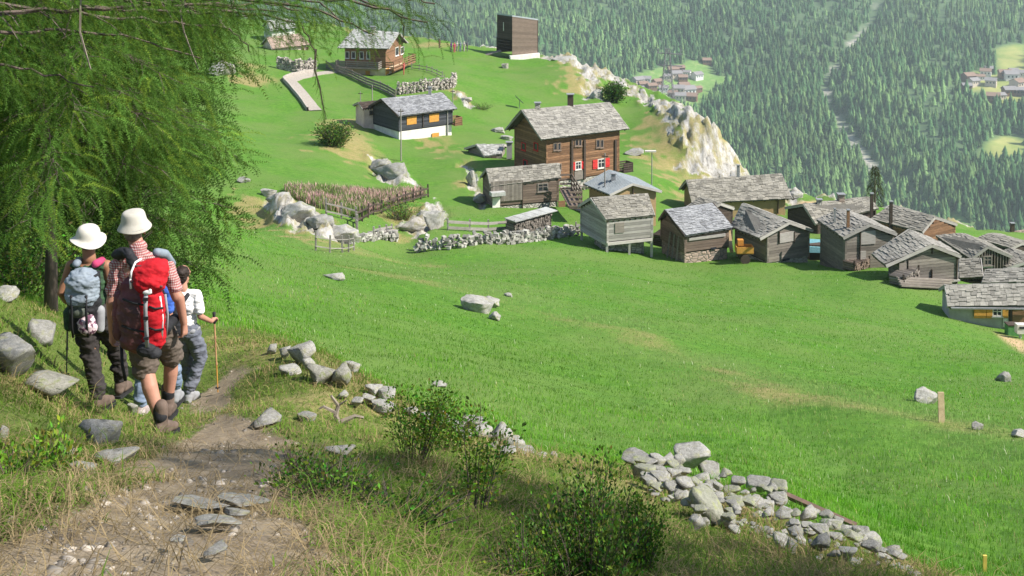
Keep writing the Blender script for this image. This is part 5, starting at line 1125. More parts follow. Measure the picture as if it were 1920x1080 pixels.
def crown_boughs(base, z0, z1, R0, R1, n, seed, droop=.35, az0=0, az1=6.283, rad=.022, power=1.0):
    r_ = random.Random(seed); out = []
    for k in range(n):
        f = (k+r_.random())/n; z = z0+(z1-z0)*f; R = (R0+(R1-R0)*f**power)*r_.uniform(.7, 1.12); a = az0+(az1-az0)*((k*.618+r_.random()*.25) % 1.0); p = Vector(base)+Vector((0, 0, z)); d = Vector((math.cos(a), math.sin(a), 0)); w = Vector((-d.y, d.x, 0))*r_.uniform(-.3, .3)
        out.append(([p, p+d*R*.35+Vector((0, 0, -R*droop*.12)), p+d*R*.7+w*.5+Vector((0, 0, -R*droop*.5)), p+d*R+w+Vector((0, 0, -R*droop*.95+r_.uniform(0, .2)))], rad*r_.uniform(.6, 1.3)*(R/2.5)))
    return out
tot = 0
bA = pix(92, 585, 15.0); bA.z = Hs(bA.x, bA.y)
_, n = larch(bA, 15, .082, crown_boughs(bA, 2.2, 8.2, 1.95, 2.5, 125, 4, .38, rad=.011), TW_FINE, 60, 'tall larch with drooping feathery boughs behind the hikers, its slim trunk at the left', (.135, .25, .05), spread=.62, cut=.12); tot += n
bD = pix(10, 560, 21.5); bD.z = Hs(bD.x, bD.y)
_, n = larch(bD, 17, .13, crown_boughs(bD, .7, 9.5, 3.4, 3.2, 100, 9, .35, rad=.013), TW_MID, 36, 'darker larch standing behind the slim trunk at the far left', (.05, .10, .022), 1.3, spread=.9, cut=.1); tot += n
bE = pix(255, 575, 21); bE.z = Hs(bE.x, bE.y)
_, n = larch(bE, 14, .08, crown_boughs(bE, 1.3, 8.5, 1.7, 1.9, 90, 12, .4, rad=.012), TW_MID, 36, 'bushy larch behind the hikers, right-hand side of the tree group', (.085, .165, .034), 1.1, spread=.8, cut=.1); tot += n
# overhanging boughs, close to the camera: a larch whose trunk is out of the picture on the left
bB = Vector((-5.2, 6.2, 0)); bB.z = Hs(bB.x, bB.y)
def B(*uvY): return [pix(*q) for q in uvY]
s0 = lambda z: (bB+Vector((0, 0, z-bB.z)))
OB = [([s0(-.3)]+B((0, 26, 6.8), (200, 14, 7.0), (360, 8, 7.2), (520, 20, 7.4)), .022), ([s0(.1)]+B((300, -30, 6.6), (520, -14, 6.9), (680, 6, 7.1), (800, 42, 7.2)), .022), ([s0(.0)]+B((200, -20, 7.0), (430, 0, 7.2), (600, 20, 7.3), (700, 66, 7.4)), .02),
 ([s0(.2)]+B((320, -50, 6.2), (600, -36, 6.4), (740, -12, 6.6), (812, 8, 6.7)), .018), ([s0(-.2)]+B((100, 20, 7.4), (300, 40, 7.8), (430, 52, 8.0), (470, 96, 8.1)), .018), ([s0(0)]+B((200, 0, 7.2), (440, 20, 7.6), (560, 40, 7.7), (592, 92, 7.7)), .016),
 ([s0(-.4)]+B((-50, 60, 6.6), (120, 60, 7.2), (260, 72, 7.6), (380, 110, 7.8)), .018), ([s0(.1)]+B((250, -30, 6.8), (480, -10, 7.2), (600, 6, 7.4), (640, 44, 7.4)), .014), ([s0(.1)]+B((250, -30, 6.8), (450, -20, 7.0), (640, -8, 7.1), (752, 24, 7.2), (760, 70, 7.25)), .014),
 ([s0(-.6)]+B((-80, 110, 6.4), (60, 130, 7.0), (180, 165, 7.4)), .014), ([s0(-.1)]+B((150, 10, 7.2), (350, 26, 7.6), (480, 30, 7.8), (540, 62, 7.9)), .014), ([s0(.0)]+B((300, 5, 7.2), (430, 8, 7.5), (500, 6, 7.7), (560, 20, 7.8), (585, 50, 7.8)), .014),
 ([s0(.0)]+B((60, -30, 6.6), (180, -10, 6.9), (330, 10, 7.1), (420, 30, 7.3)), .012)]
_, n = larch(bB, 12, .2, OB, TW_FINE, 64, 'near larch whose boughs hang into the top of the view, its trunk out of sight', (.10, .19, .036), .38, spread=.26, cut=.2); tot += n
# the single bare strand hanging in front of the village
hs = [pix(592, 92, 7.7), pix(590, 130, 7.7), pix(600, 165, 7.72), pix(606, 200, 7.73), pix(612, 224, 7.74)]
root = [o for o in bpy.data.objects if o.name == 'larch_tree.003'][0]; mb = MB(); mb.tube([p-bB for p in hs], [.009, .007, .006, .004, .002], 4); mb.build('hanging_twig', M_bark, root)
P = []
for a, b in zip(hs[:-1], hs[1:]):
    for k in range(9): P.append(tuple(a.lerp(b, rr.random())-bB+Vector((rr.uniform(-.01, .01), 0, 0))))
n = len(P); strands('hanging_needles', np.array(P), rg.uniform(0, 6.28, n), rg.uniform(.9, 1.5, n), rg.uniform(.1, .22, n), TW_FINE, np.tile([.07, .13, .02], (n, 1)), M_needle, root)
for q in (((352, -10, 7.0), (338, 20, 7.0), (345, 60, 7.0), (360, 100, 7.0), (372, 130, 7.0)), ((138, -10, 7.0), (132, 30, 7.0), (120, 70, 7.0)), ((400, 62, 8), (420, 30, 8), (440, 2, 8)), ((350, 20, 8), (400, 26, 8), (440, 18, 8)), ((152, -20, 6.6), (150, 60, 6.6), (164, 110, 6.6), (170, 130, 6.6)), ((438, -5, 8), (436, 25, 8), (412, 52, 8), (396, 66, 8)), ((390, 22, 8), (412, 40, 8), (428, 58, 8))):
    mb = MB(); mb.tube([pix(*p)-bB for p in q], [.007, .006, .005, .004, .003][:len(q)], 4); mb.build('bare_twig', M_twig, root)
# shade trees beyond the right edge of the view and behind the camera
for k, (x, y, z0, z1, R, hh_, nb, lb) in enumerate([(9.4, 3.4, 3.0, 11.5, 3.0, 14, 60, 'larch outside the view on the right that shades the bank'), (13.0, 2.4, 6.0, 15.5, 2.8, 17, 50, 'taller larch further right outside the view, shading the path')]):
    b = Vector((x, y, Hs(x, y))); _, n = larch(b, hh_, .16, crown_boughs(b, z0, z1, R, R*.5, nb, 30+k, .3), TW_FAR, 9, lb, twig_len=1.2, spread=.8, cut=.1); tot += n
print('strands', tot)
# ------------------------------------------------------------------ shrubs
def leafy(name, base, hgt, spread, stems, leaf, dens, label, cat, cols, dark=.3, seed=1, lean=(0, 0), stem_mat=M_bark, srad=.004, gap=0.0, upright=.5, mat=None):
    r_ = random.Random(seed); root = empty(name, base); tag(root, label, cat); mb = MB(); LP, LD, LC = [], [], []
    for k in range(stems):
        a = r_.uniform(0, 6.28); R = spread*r_.random()**.6; h_ = hgt*r_.uniform(.55, 1.0)*(1-.25*R/spread); b0 = Vector((math.cos(a)*R*.3, math.sin(a)*R*.3, -.03)); tip = Vector((math.cos(a)*R+lean[0]*h_, math.sin(a)*R+lean[1]*h_, h_)); mid = b0.lerp(tip, .5)+Vector((math.cos(a)*R*-.12, math.sin(a)*R*-.12, h_*.08)); pts = []
        for i in range(7):
            t = i/6; pts.append(b0*(1-t)**2+mid*2*t*(1-t)+tip*t*t+Vector((r_.uniform(-1, 1), r_.uniform(-1, 1), 0))*.008*hgt)
        mb.tube(pts, [srad*(1-.75*i/6) for i in range(7)], 3, cap=False)
        for _ in range(int(dens*h_)):
            t = gap+(1-gap)*r_.random(); i = min(5, int(t*6)); q = pts[i].lerp(pts[i+1], t*6-i); off = Vector((r_.gauss(0, 1), r_.gauss(0, 1), r_.gauss(0, .6)))*leaf*1.6; LP.append(tuple(q+off)); d = (off.normalized()+Vector((0, 0, upright))+Vector((r_.gauss(0, .3), r_.gauss(0, .3), 0))); LD.append(tuple(d.normalized())); LC.append(tuple(x*r_.uniform(.6, 1.4) for x in r_.choice(cols)))
    mb.build('stems', stem_mat, root); P = np.array(LP); D = np.array(LD); n = len(P); s = np.cross(D, rg.normal(size=(n, 3))); s /= np.linalg.norm(s, axis=1)[:, None]; L = leaf*rg.uniform(.6, 1.3, n)[:, None]
    V = np.stack([P, P+D*L*.5-s*L*.28, P+D*L, P+D*L*.5+s*L*.28], 1).reshape(-1, 3); F = np.arange(n*4).reshape(-1, 4); mesh_np('foliage', V, F, mat or M_leaf, root, False, {'shade': np.repeat(np.array(LC), 4, 0)}); return root
G1 = [(.10, .20, .022), (.15, .26, .03), (.065, .13, .02)]; G2 = [(.09, .17, .028), (.15, .25, .04), (.05, .10, .02)]; G3 = [(.16, .25, .03), (.22, .30, .05)]
def at(u, v): p = hit(u, v); p.z = Hs(p.x, p.y); return p
leafy('young_larch', at(775, 862), .62, .34, 26, .026, 210, 'bright young larch shrub right of the dead branch', 'shrub', G1+G3, seed=3, lean=(.1, 0), gap=.3)
leafy('young_larch', at(838, 850), .50, .26, 18, .026, 200, 'smaller young larch shrub in front of the row of wall stones', 'shrub', G1, seed=4, lean=(.25, 0), gap=.3)
leafy('young_larch', at(890, 965), .62, .16, 11, .024, 210, 'slender young larch shoots below the row of wall stones', 'shrub', G1+G3, seed=5, lean=(.1, .1), gap=.25)
leafy('broom_bush', pix(1105, 1150, 4.25), .68, .25, 64, .018, 190, 'big dark broom-like bush at the bottom of the view', 'shrub', G2, seed=6, srad=.003, gap=.15, upright=1.2)
leafy('broom_bush', pix(1195, 1090, 4.9), .44, .15, 44, .015, 260, 'light green bush merging with the right side of the big dark bush', 'shrub', G1, seed=7, srad=.003, gap=.1, upright=1.0)
leafy('broom_bush', pix(985, 1130, 4.1), .34, .22, 34, .014, 260, 'low sprigs in front of the big dark bush, bottom left of it', 'shrub', G2+G1, seed=8, srad=.003, gap=.1, upright=1.0)
leafy('verge_plant', at(98, 902), .26, .12, 24, .03, 150, 'leafy green plant growing beside the wedge-shaped stone', 'plant', G3, seed=9, gap=.1, upright=1.4)
leafy('verge_plant', at(28, 905), .16, .16, 30, .026, 150, 'low green plant at the left frame edge', 'plant', G3+G1, seed=10, gap=.1)
leafy('ground_bush', at(620, 950), .18, .30, 60, .022, 200, 'shaded leafy ground plant on the bank right of the path', 'plant', G2, seed=11, gap=.0)
leafy('ground_bush', at(740, 990), .16, .34, 60, .02, 200, 'second shaded leafy plant, lower on the bank', 'plant', G2+G1, seed=12, gap=.0)
leafy('ground_bush', at(560, 905), .14, .22, 40, .02, 180, 'small shaded plant nearest the path on the bank', 'plant', G2, seed=13, gap=.0)
leafy('ground_bush', at(40, 545), 1.2, 1.2, 60, .06, 60, 'dark undergrowth bush under the larches at the far left', 'shrub', G2, seed=14)
leafy('ground_bush', at(205, 560), .9, 1.0, 50, .05, 60, 'dark undergrowth bush behind the hikers', 'shrub', G2, seed=15)
leafy('round_bush', at(625, 272), 2.4, 1.9, 150, .22, 22, 'rounded green bush on the ochre mound', 'bush', [(.10, .17, .03), (.06, .11, .02), (.15, .22, .05)], seed=16, srad=.03, upright=.2)
leafy('small_tree', at(1152, 192), 3.0, 1.5, 110, .26, 18, 'small round dark-green tree behind the brown chalet', 'tree', [(.05, .10, .02), (.08, .14, .03)], seed=17, srad=.04, upright=.2, gap=.3)
leafy('garden_bush', at(752, 412), 1.5, 1.6, 60, .14, 22, 'mixed green bush on the garden bank by the crag', 'bush', [(.10, .19, .03), (.20, .22, .06)], seed=18, srad=.02)
leafy('garden_bush', at(905, 205), .9, 1.5, 40, .14, 18, 'low bush right of the pinkish knob', 'bush', G1, seed=19, srad=.02)
# dead branch by the wall
q = at(640, 795); root = empty('dead_branch', q); tag(root, 'twisted grey dead branch sticking out of the dry grass', 'branch'); mb = MB()
mb.tube([(0, 0, -.05), (-.05, 0, .08), (-.03, .02, .16), (-.09, 0, .26)], [.028, .024, .02, .012], 6); mb.tube([(-.04, 0, .1), (-.16, 0, .16), (-.2, 0, .14)], [.018, .013, .008], 5); mb.tube([(0, 0, .02), (.12, .03, .06), (.2, .02, .05)], [.026, .02, .012], 5); mb.tube([(-.03, .02, .16), (.05, 0, .22)], [.012, .006], 5); mb.build('wood', M_twig, root)
# far conifer beyond the roofs
def spruce_at(u, vb, vt, Y, label, dens=500):
    b = pix(u, vb, Y); D = b.y*CP-b.z*SP; hgt = (vb-vt)*D/FPX*1.03; root = empty('spruce_tree', b); tag(root, label, 'tree'); mb = MB(); mb.tube([(0, 0, -1), (0, 0, hgt)], [.14, .02], 6); mb.build('trunk', M_bark, root); P, Yw, Pt, S = [], [], [], []
    for _ in range(dens):
        t = rr.random()**.8; R = (1-t)*hgt*.26*rr.random()**.5+.05; a = rr.uniform(0, 6.28); P.append((R*math.cos(a), R*math.sin(a), hgt*(.06+.93*t)-R*.3)); Yw.append(a); Pt.append(rr.uniform(.1, .6)); S.append(rr.uniform(.5, 1.1))
    n = len(P); strands('foliage', np.array(P), np.array(Yw), np.array(Pt), np.array(S), TW_FAR, np.array([.07, .085, .022])*rg.uniform(.6, 1.3, (n, 1)), M_needle, root)
spruce_at(1640, 398, 312, 122, 'lone dark conifer rising behind the big dark-gabled barn')
# ------------------------------------------------------------------ hikers
def blob(name, prims, mat, parent, voxel=.012, smooth=6, noise=0.0, seed=0):
    """one continuous skin grown over tapered limbs and rounded forms"""
    bm = bmesh.new()
    for p in prims:
        if p[0] == 'c':
            a, b = Vector(p[1]), Vector(p[2]); r0, r1 = p[3], p[4]; d = b-a; L = max(d.length, 1e-4); R = d.to_track_quat('Z', 'Y').to_matrix().to_4x4(); fl = p[5] if len(p) > 5 else (1, 1)
            S = Matrix.Diagonal((fl[0], fl[1], 1, 1)) 
            v = bmesh.ops.create_cone(bm, cap_ends=True, segments=16, radius1=r0, radius2=r1, depth=L, matrix=Matrix.Translation((a+b)/2) @ R @ S)
            for q, r in ((a, r0), (b, r1)): bmesh.ops.create_uvsphere(bm, u_segments=16, v_segments=10, radius=r, matrix=Matrix.Translation(q) @ R @ S)
        elif p[0] == 'e':
            M = Matrix.Translation(p[1]) @ (p[3].to_4x4() if len(p) > 3 else Matrix.Identity(4)) @ Matrix.Diagonal((*p[2], 1)); bmesh.ops.create_uvsphere(bm, u_segments=20, v_segments=14, radius=1, matrix=M)
        elif p[0] == 'b':
            M = Matrix.Translation(p[1]) @ (p[3].to_4x4() if len(p) > 3 else Matrix.Identity(4)) @ Matrix.Diagonal((*p[2], 1)); bmesh.ops.create_cube(bm, size=2, matrix=M)
    me = bpy.data.meshes.new(name); bm.to_mesh(me); bm.free(); o = bpy.data.objects.new(name, me); col.objects.link(o)
    m = o.modifiers.new('r', 'REMESH'); m.mode = 'VOXEL'; m.voxel_size = voxel
    m = o.modifiers.new('s', 'SMOOTH'); m.factor = .5; m.iterations = smooth
    dg = bpy.context.evaluated_depsgraph_get(); dg.update(); m2 = bpy.data.meshes.new_from_object(o.evaluated_get(dg)); o.modifiers.clear(); o.data = m2; bpy.data.meshes.remove(me); m2.name = name
    if noise:
        c = np.empty(len(m2.vertices)*3, np.float32); m2.vertices.foreach_get('co', c); c = c.reshape(-1, 3); nn = np.empty_like(c); m2.vertices.foreach_get('normal', nn.ravel()) if False else None
        nv = np.array([v.normal[:] for v in m2.vertices]); k = fbm(c[:, 0]*10+seed+c[:, 2]*6, c[:, 1]*10, c[:, 2]*20, s=seed+3, o=4, g=.6); c = c+nv*(noise*1.5*k)[:, None]; m2.vertices.foreach_set('co', c.astype(np.float32).ravel())
    m2.polygons.foreach_set('use_smooth', np.ones(len(m2.polygons), bool)); m2.materials.clear(); m2.materials.append(mat); m2.update(); o.parent = parent; return o
SKIN = simple('sunburnt_skin', (.46, .235, .165), (.40, .195, .135), 7, .55, .05); SKIN2 = simple('tanned_skin', (.32, .155, .09), (.27, .13, .075), 7, .55, .05)
def plaid():
    t = NT('red_white_plaid'); v = t.coord('Object'); sx = t.n('ShaderNodeSeparateXYZ', {0: v}); 
    a = t.math('GREATER_THAN', t.math('SINE', t.math('MULTIPLY', t.math('ADD', sx.outputs[0], sx.outputs[1]), 330.0)), .1); b = t.math('GREATER_THAN', t.math('SINE', t.math('MULTIPLY', sx.outputs[2], 330.0)), .1)
    s = t.math('MULTIPLY', t.math('ADD', a, b), .5); c = t.ramp(s, [(0., (.50, .40, .38)), (.5, (.36, .15, .14)), (1., (.24, .05, .05))]); return t.out(c, .9)
PLAID = plaid(); KHAKI = simple('brown_shorts_cloth', (.135, .105, .085), (.095, .075, .06), 14, .9, .3, .004); BLACKT = simple('black_trouser_cloth', (.045, .038, .036), (.028, .024, .024), 14, .85, .3, .004)
GREYT = simple('grey_blue_trouser_cloth', (.16, .17, .20), (.10, .105, .13), 12, .9, .3, .004); JEANS = simple('faded_blue_trousers', (.20, .25, .33), (.13, .17, .24), 12, .9, .3, .004); BOOT = simple('brown_leather_boot', (.17, .12, .095), (.09, .065, .05), 10, .8, .3, .004); SOLE = simple('dark_rubber_sole', (.03, .03, .03), (.02, .02, .02), 10)
HATM = simple('cream_cotton', (.52, .49, .43), (.43, .40, .34), 9, .95, .2, .004); HATW = simple('white_cotton', (.62, .585, .52), (.52, .48, .42), 9, .95, .2, .004); HAIR = simple('dark_brown_hair', (.035, .022, .016), (.018, .012, .01), 40, .6, .4, .006, stretch=(1, 1, .3)); HAIRG = simple('greying_hair', (.22, .16, .12), (.12, .09, .07), 40, .7, .3, .006)
REDP = simple('red_pack_nylon', (.50, .012, .02), (.36, .008, .014), 9, .85, .6, .01); MAROON = simple('maroon_grey_nylon', (.17, .055, .055), (.075, .04, .04), 4, .7, .25, .008); BLKP = simple('black_webbing', (.025, .025, .028), (.015, .015, .017), 9, .7, .2, .004); GREYP = simple('blue_grey_pack_nylon', (.25, .29, .33), (.17, .20, .24), 6, .6, .3, .008)
GREYS = simple('grey_strap', (.33, .33, .34), (.24, .24, .25), 9, .7); WHT = simple('white_cloth', (.80, .78, .76), (.68, .65, .64), 8, .9, .2, .004); BLUEC = simple('blue_shirt_cloth', (.06, .14, .50), (.04, .10, .38), 8, .9, .2, .004); GRNP = simple('dark_green_pattern', (.05, .11, .05), (.02, .03, .025), 16, .8); PINKP = simple('pink_white_print', (.70, .55, .57), (.16, .07, .11), 26, .8, mid=(.47, .53)); DARKV = simple('dark_shirt', (.04, .04, .045), (.025, .025, .03), 10, .9, .2, .004); POLEM = simple('pole_aluminium', (.32, .30, .28), (.22, .20, .19), 9, .4, metallic=.6); WOODP = simple('pole_wood_tone', (.50, .30, .14), (.34, .17, .09), 9, .6)
def hand(w, tip, side, curl=.5, s=1.0):
    """palm, four unequal curled fingers and a thumb; w wrist, tip direction of the hand"""
    w = Vector(w); d = Vector(tip).normalized(); x = Vector((0, 1, 0)); x = (x-d*x.dot(d)).normalized(); n = d.cross(x)*side; pr = []; pl = w+d*.085*s
    pr.append(('c', w, pl, .026*s, .030*s)); pr.append(('c', w+d*.03-x*.014*s, pl-x*.022*s, .016*s, .016*s)); pr.append(('c', w+d*.03+x*.014*s, pl+x*.024*s, .016*s, .016*s))
    for k, L in enumerate((.066, .078, .074, .056)):
        b = pl+x*(.032-.0215*k)*s; m = b+(d*(1-.35*curl)+n*(.5*curl)).normalized()*L*.52*s; e = m+(d*(.8-curl)+n*(.3+curl)).normalized()*L*.48*s; pr += [('c', b-d*.01, m, .0098*s, .009*s), ('c', m, e, .009*s, .0075*s)]
    b = w+d*.03*s+x*.028*s; m = b+(x*.75+d*.6+n*.25).normalized()*.038*s; e = m+(d*.9+n*.5+x*.1).normalized()*.03*s; pr += [('c', b, m, .013*s, .011*s), ('c', m, e, .011*s, .009*s)]; return pr
def head(c, s=1.0, yaw=0.0, nk=None):
    c = Vector(c); R = Matrix.Rotation(yaw, 3, 'Z'); f = lambda x, y, z: tuple(c+R @ Vector((x*s, y*s, z*s)))
    pr = [('e', f(0, 0, .03), (.077*s, .098*s, .088*s), R), ('e', f(0, .022, -.045), (.058*s, .068*s, .07*s), R), ('c', f(0, .085, .01), f(0, .112, -.022), .010*s, .015*s), ('c', f(0, .06, -.095), f(0, .075, -.098), .026*s, .022*s), ('c', f(-.022, .083, -.062), f(.022, .083, -.062), .009*s, .009*s), ('c', f(-.045, .078, .028), f(.045, .078, .028), .014*s, .014*s)]
    for sx in (-1, 1): pr += [('e', f(sx*.079, -.008, -.008), (.012*s, .022*s, .034*s), R), ('e', f(sx*.034, .078, .008), (.016*s, .014*s, .011*s), R)]
    if nk: pr.append(('c', nk, f(0, -.012, -.06), .062*s, .056*s))
    return pr
def lathe(name, prof, mat, parent, loc, rot, n=40, wob=0.0, squash=(1, 1), solid=.004):
    V = []; F = []
    for i, (r, z) in enumerate(prof):
        for j in range(n):
            a = 2*math.pi*j/n; w = 1+wob*math.sin(2*a+.7)*(i/len(prof)); V.append((r*math.cos(a)*squash[0], r*math.sin(a)*squash[1], z+wob*.25*math.sin(2*a)*(i/len(prof))**2))
    for i in range(len(prof)-1):
        for j in range(n): F.append((i*n+j, i*n+(j+1) % n, (i+1)*n+(j+1) % n, (i+1)*n+j))
    V.append((0, 0, prof[0][1]+.003)); F += [(len(V)-1, (j+1) % n, j) for j in range(n)]; mb = MB(); mb.add(V, F); o = mb.build(name, mat, parent, True); o.location = loc; o.rotation_euler = rot; s = o.modifiers.new('t', 'SOLIDIFY'); s.thickness = solid; ss = o.modifiers.new('u', 'SUBSURF'); ss.levels = ss.render_levels = 1; return o
def boot(ank, toe_dir, parent, h=.13, low=False, mat=BOOT):
    a = Vector(ank); d = Vector(toe_dir).normalized(); up = Vector((0, 0, 1)); sl = a-up*.085; p = [('c', a+up*(.0 if low else h-.04), a-up*.03, .056, .053), ('c', a-up*.03-d*.02, sl-d*.035+up*.02, .052, .045), ('c', a-up*.03+d*.02, sl+d*.13+up*.01, .048, .042), ('c', sl+d*.05+up*.015, sl+d*.17, .046, .036)]
    o = blob('boot', p, mat, parent, .007, 4); mb = MB(); R = Matrix((d, d.cross(up), -up if False else up)).transposed(); q = sl-up*.03
    prof = [(-.085, .034), (-.06, .044), (.03, .04), (.12, .05), (.19, .042), (.225, .015)]; V = []; r = d.cross(up).normalized()
    for x_, w_ in prof: V += [tuple(q+d*x_+r*w_), tuple(q+d*x_-r*w_)]
    V += [(x_, y_, z_-.022) for x_, y_, z_ in V]; n = len(prof)*2; F = [(2*i, 2*i+2, 2*i+3, 2*i+1) for i in range(len(prof)-1)]+[(n+2*i, n+2*i+1, n+2*i+3, n+2*i+2) for i in range(len(prof)-1)]+[(2*i, n+2*i, n+2*i+2, 2*i+2) for i in range(len(prof)-1)]+[(2*i+1, 2*i+3, n+2*i+3, n+2*i+1) for i in range(len(prof)-1)]+[(0, 1, n+1, n), (n-2, 2*n-2, 2*n-1, n-1)]; mb.add(V, F); mb.build('sole', SOLE, o)
    return o
def strap(name, pts, w, th, mat, parent):
    pts = [Vector(p) for p in pts]; V = []; F = []
    for i, p in enumerate(pts):
        d = (pts[min(i+1, len(pts)-1)]-pts[max(i-1, 0)]).normalized(); s = d.cross(Vector((0, -1, 0)));
        if s.length < .1: s = d.cross(Vector((1, 0, 0)))
        s.normalize(); nrm = s.cross(d)
        for a, b in ((-1, -1), (1, -1), (1, 1), (-1, 1)): V.append(tuple(p+s*a*w/2+nrm*b*th/2))
        if i: k = 4*(i-1); F += [(k+j, k+(j+1) % 4, k+4+(j+1) % 4, k+4+j) for j in range(4)]
    mb = MB(); mb.add(V, F+[(3, 2, 1, 0), tuple(len(V)-4+j for j in range(4))]); return mb.build(name, mat, parent, True)
def hiking_pole(top, bot, label, wood=False):
    top, bot = Vector(top), Vector(bot); root = empty('hiking_pole', bot); tag(root, label, 'hiking pole'); a = Vector((0, 0, 0)); b = top-bot; m1, m2 = b*.36, b*.7
    mb = MB(); mb.tube([a, m1], [.0055, .0075], 8); mb.build('lower_shaft', ORA if wood else POLEM, root); mb = MB(); mb.tube([m1, m2], [.0085, .0085], 8); mb.tube([m1-b*.012, m1+b*.015], [.013, .013], 8); mb.tube([m2-b*.012, m2+b*.015], [.013, .013], 8); mb.build('shaft', WOODP if wood else POLEM, root)
    mb = MB(); mb.tube([m2, b*.9], [.009, .009], 8); mb.build('upper_shaft', WOODP if wood else POLEM, root); mb = MB(); mb.tube([b*.88, b*.93, b*.97, b*1.02, b*1.03], [.014, .017, .015, .019, .012], 10); mb.build('grip', BLKP, root, True); mb = MB(); mb.tube([b*.055, b*.062], [.028, .028], 12); mb.build('basket', BLKP, root)
    return root
# --- the man with the red pack -------------------------------------------------
gM = at(302, 812); PMx, PMy, PMz = pix(302, 812, 9.35); gz = Hs(PMx, PMy)
M = empty('person', (PMx, PMy, gz)); tag(M, 'man in cream bucket hat, plaid shirt and brown shorts, seen from behind mid-stride', 'person')
hd = (-.205, .05, 1.665); nk = (-.165, .02, 1.50)
body = head(hd, 1.0, .25, nk)+[('e', (-.14, .02, 1.28), (.185, .115, .20)), ('e', (-.12, .02, 1.08), (.155, .11, .2)), ('e', (-.10, .02, .92), (.165, .125, .13)), ('c', (-.33, .02, 1.385), (-.20, .02, 1.43), .055, .06), ('c', (-.12, .02, 1.43), (.05, .02, 1.385), .06, .055),
 ('c', (-.34, .02, 1.38), (-.37, -.03, 1.10), .056, .045), ('c', (-.375, -.03, 1.10), (-.40, .05, .83), .044, .030), ('c', (.06, .02, 1.38), (.15, -.01, 1.13), .056, .045), ('c', (.165, -.01, 1.13), (.185, .05, .90), .043, .030),
 ('c', (-.185, .02, .90), (-.135, .07, .52), .092, .060), ('c', (-.135, .07, .52), (-.085, -.0, .38), .058, .064), ('c', (-.085, -.0, .38), (.015, -.06, .13), .064, .040), ('c', (-.02, .04, .90), (.02, .24, .54), .09, .058), ('c', (.02, .24, .54), (.01, .26, .40), .056, .060), ('c', (.01, .26, .40), (-.03, .30, .13), .06, .04), ('c', (.015, -.06, .13), (.04, .03, .05), .038, .03), ('c', (-.03, .30, .13), (-.02, .38, .04), .038, .03)]
body += hand((-.40, .05, .83), (-.02, .12, -1), 1, .6)+hand((.185, .05, .90), (0, .12, -1), -1, .7)
blob('body', body, SKIN, M, .0075, 5)
blob('shirt', [('e', (-.14, .02, 1.27), (.185, .125, .20)), ('e', (-.12, .02, 1.06), (.175, .13, .21)), ('c', (-.325, .02, 1.385), (-.20, .02, 1.435), .066, .075), ('c', (-.12, .02, 1.435), (.045, .02, 1.385), .075, .066), ('c', (-.165, .01, 1.40), (-.165, .015, 1.525), .10, .066), ('c', (-.34, .02, 1.38), (-.366, -.02, 1.17), .064, .056), ('c', (.06, .02, 1.38), (.135, -.0, 1.20), .064, .056)], PLAID, M, .008, 4, .006, 1)
blob('shorts', [('e', (-.10, .02, .93), (.18, .14, .13)), ('c', (-.185, .02, .88), (-.15, .06, .60), .115, .105), ('c', (-.15, .06, .62), (-.14, .07, .535), .104, .108), ('c', (-.015, .04, .88), (.015, .2, .62), .112, .1), ('c', (.012, .2, .62), (.025, .23, .555), .1, .102)], KHAKI, M, .009, 4, .009, 2)
blob('sock', [('c', (.0, -.045, .22), (.016, -.06, .165), .054, .056)], BLKP, M, .006, 2); blob('sock', [('c', (-.022, .285, .22), (-.03, .30, .17), .052, .054)], BLKP, M, .006, 2)
boot((.018, -.05, .115), (.35, .93, -.1), M, .17); boot((-.03, .30, .115), (-.05, 1, -.12), M, .17)
blob('hair', [('e', (hd[0], hd[1]-.012, hd[2]+.02), (.083, .10, .082)), ('e', (hd[0], hd[1]-.05, hd[2]-.035), (.066, .055, .045))], HAIRG, M, .007, 3)
lathe('hat', [(.045, .088), (.078, .084), (.088, .066), (.094, .03), (.099, .0), (.112, -.022), (.128, -.048), (.134, -.058)], HATM, M, (hd[0]+.0, hd[1]-.01, hd[2]+.072), (.10, -.05, 0), wob=.035)
_ht = [o for o in M.children if o.name.startswith('hat')][0]
mb = MB(); mb.tube([(.0995*math.cos(a), .0995*math.sin(a), .006) for a in [k*math.pi/14 for k in range(29)]], .0035, 4); mb.build('hat_band', GREYS, _ht)
mb = MB(); mb.tube([(.125*math.cos(a), .125*math.sin(a), -.0395) for a in [k*math.pi/14 for k in range(29)]], .0018, 4); mb.build('brim_seam', GREYS, _ht)
# red pack, a thing of its own
Pk = empty('backpack', (PMx-.05, PMy-.24, gz+.78)); tag(Pk, 'large bright red and maroon hiking backpack on the plaid-shirted man', 'backpack'); T = Vector((PMx-.05, PMy-.24, gz+.78)); Mo = Vector((PMx, PMy, gz))
Pk.scale = (1.08, 1.0, 1.06); Pk.location.x += .03; Pk.location.z += .015
blob('main_bag', [('b', (-.045, .0, .28), (.125, .085, .25)), ('e', (-.045, -.03, .28), (.165, .13, .29)), ('e', (-.04, -.02, .10), (.16, .12, .13))], MAROON, Pk, .009, 9, .007, 4)
blob('front_panel', [('e', (.055, -.085, .30), (.105, .085, .26)), ('e', (.06, -.07, .14), (.10, .08, .14))], REDP, Pk, .009, 6, .006, 5)
blob('top_lid', [('e', (.045, -.045, .60), (.135, .115, .085)), ('e', (.05, -.09, .54), (.125, .10, .085)), ('e', (.06, -.02, .63), (.10, .09, .06))], REDP, Pk, .008, 6, .008, 6)
blob('side_pocket', [('c', (-.20, -.02, .12), (-.195, -.02, .40), .05, .05)], MAROON, Pk, .008, 5, .006, 7)
blob('lower_pouch', [('e', (.03, -.15, .05), (.075, .05, .05)), ('e', (.08, -.13, .02), (.05, .05, .045))], BLKP, Pk, .007, 4, .006, 8)
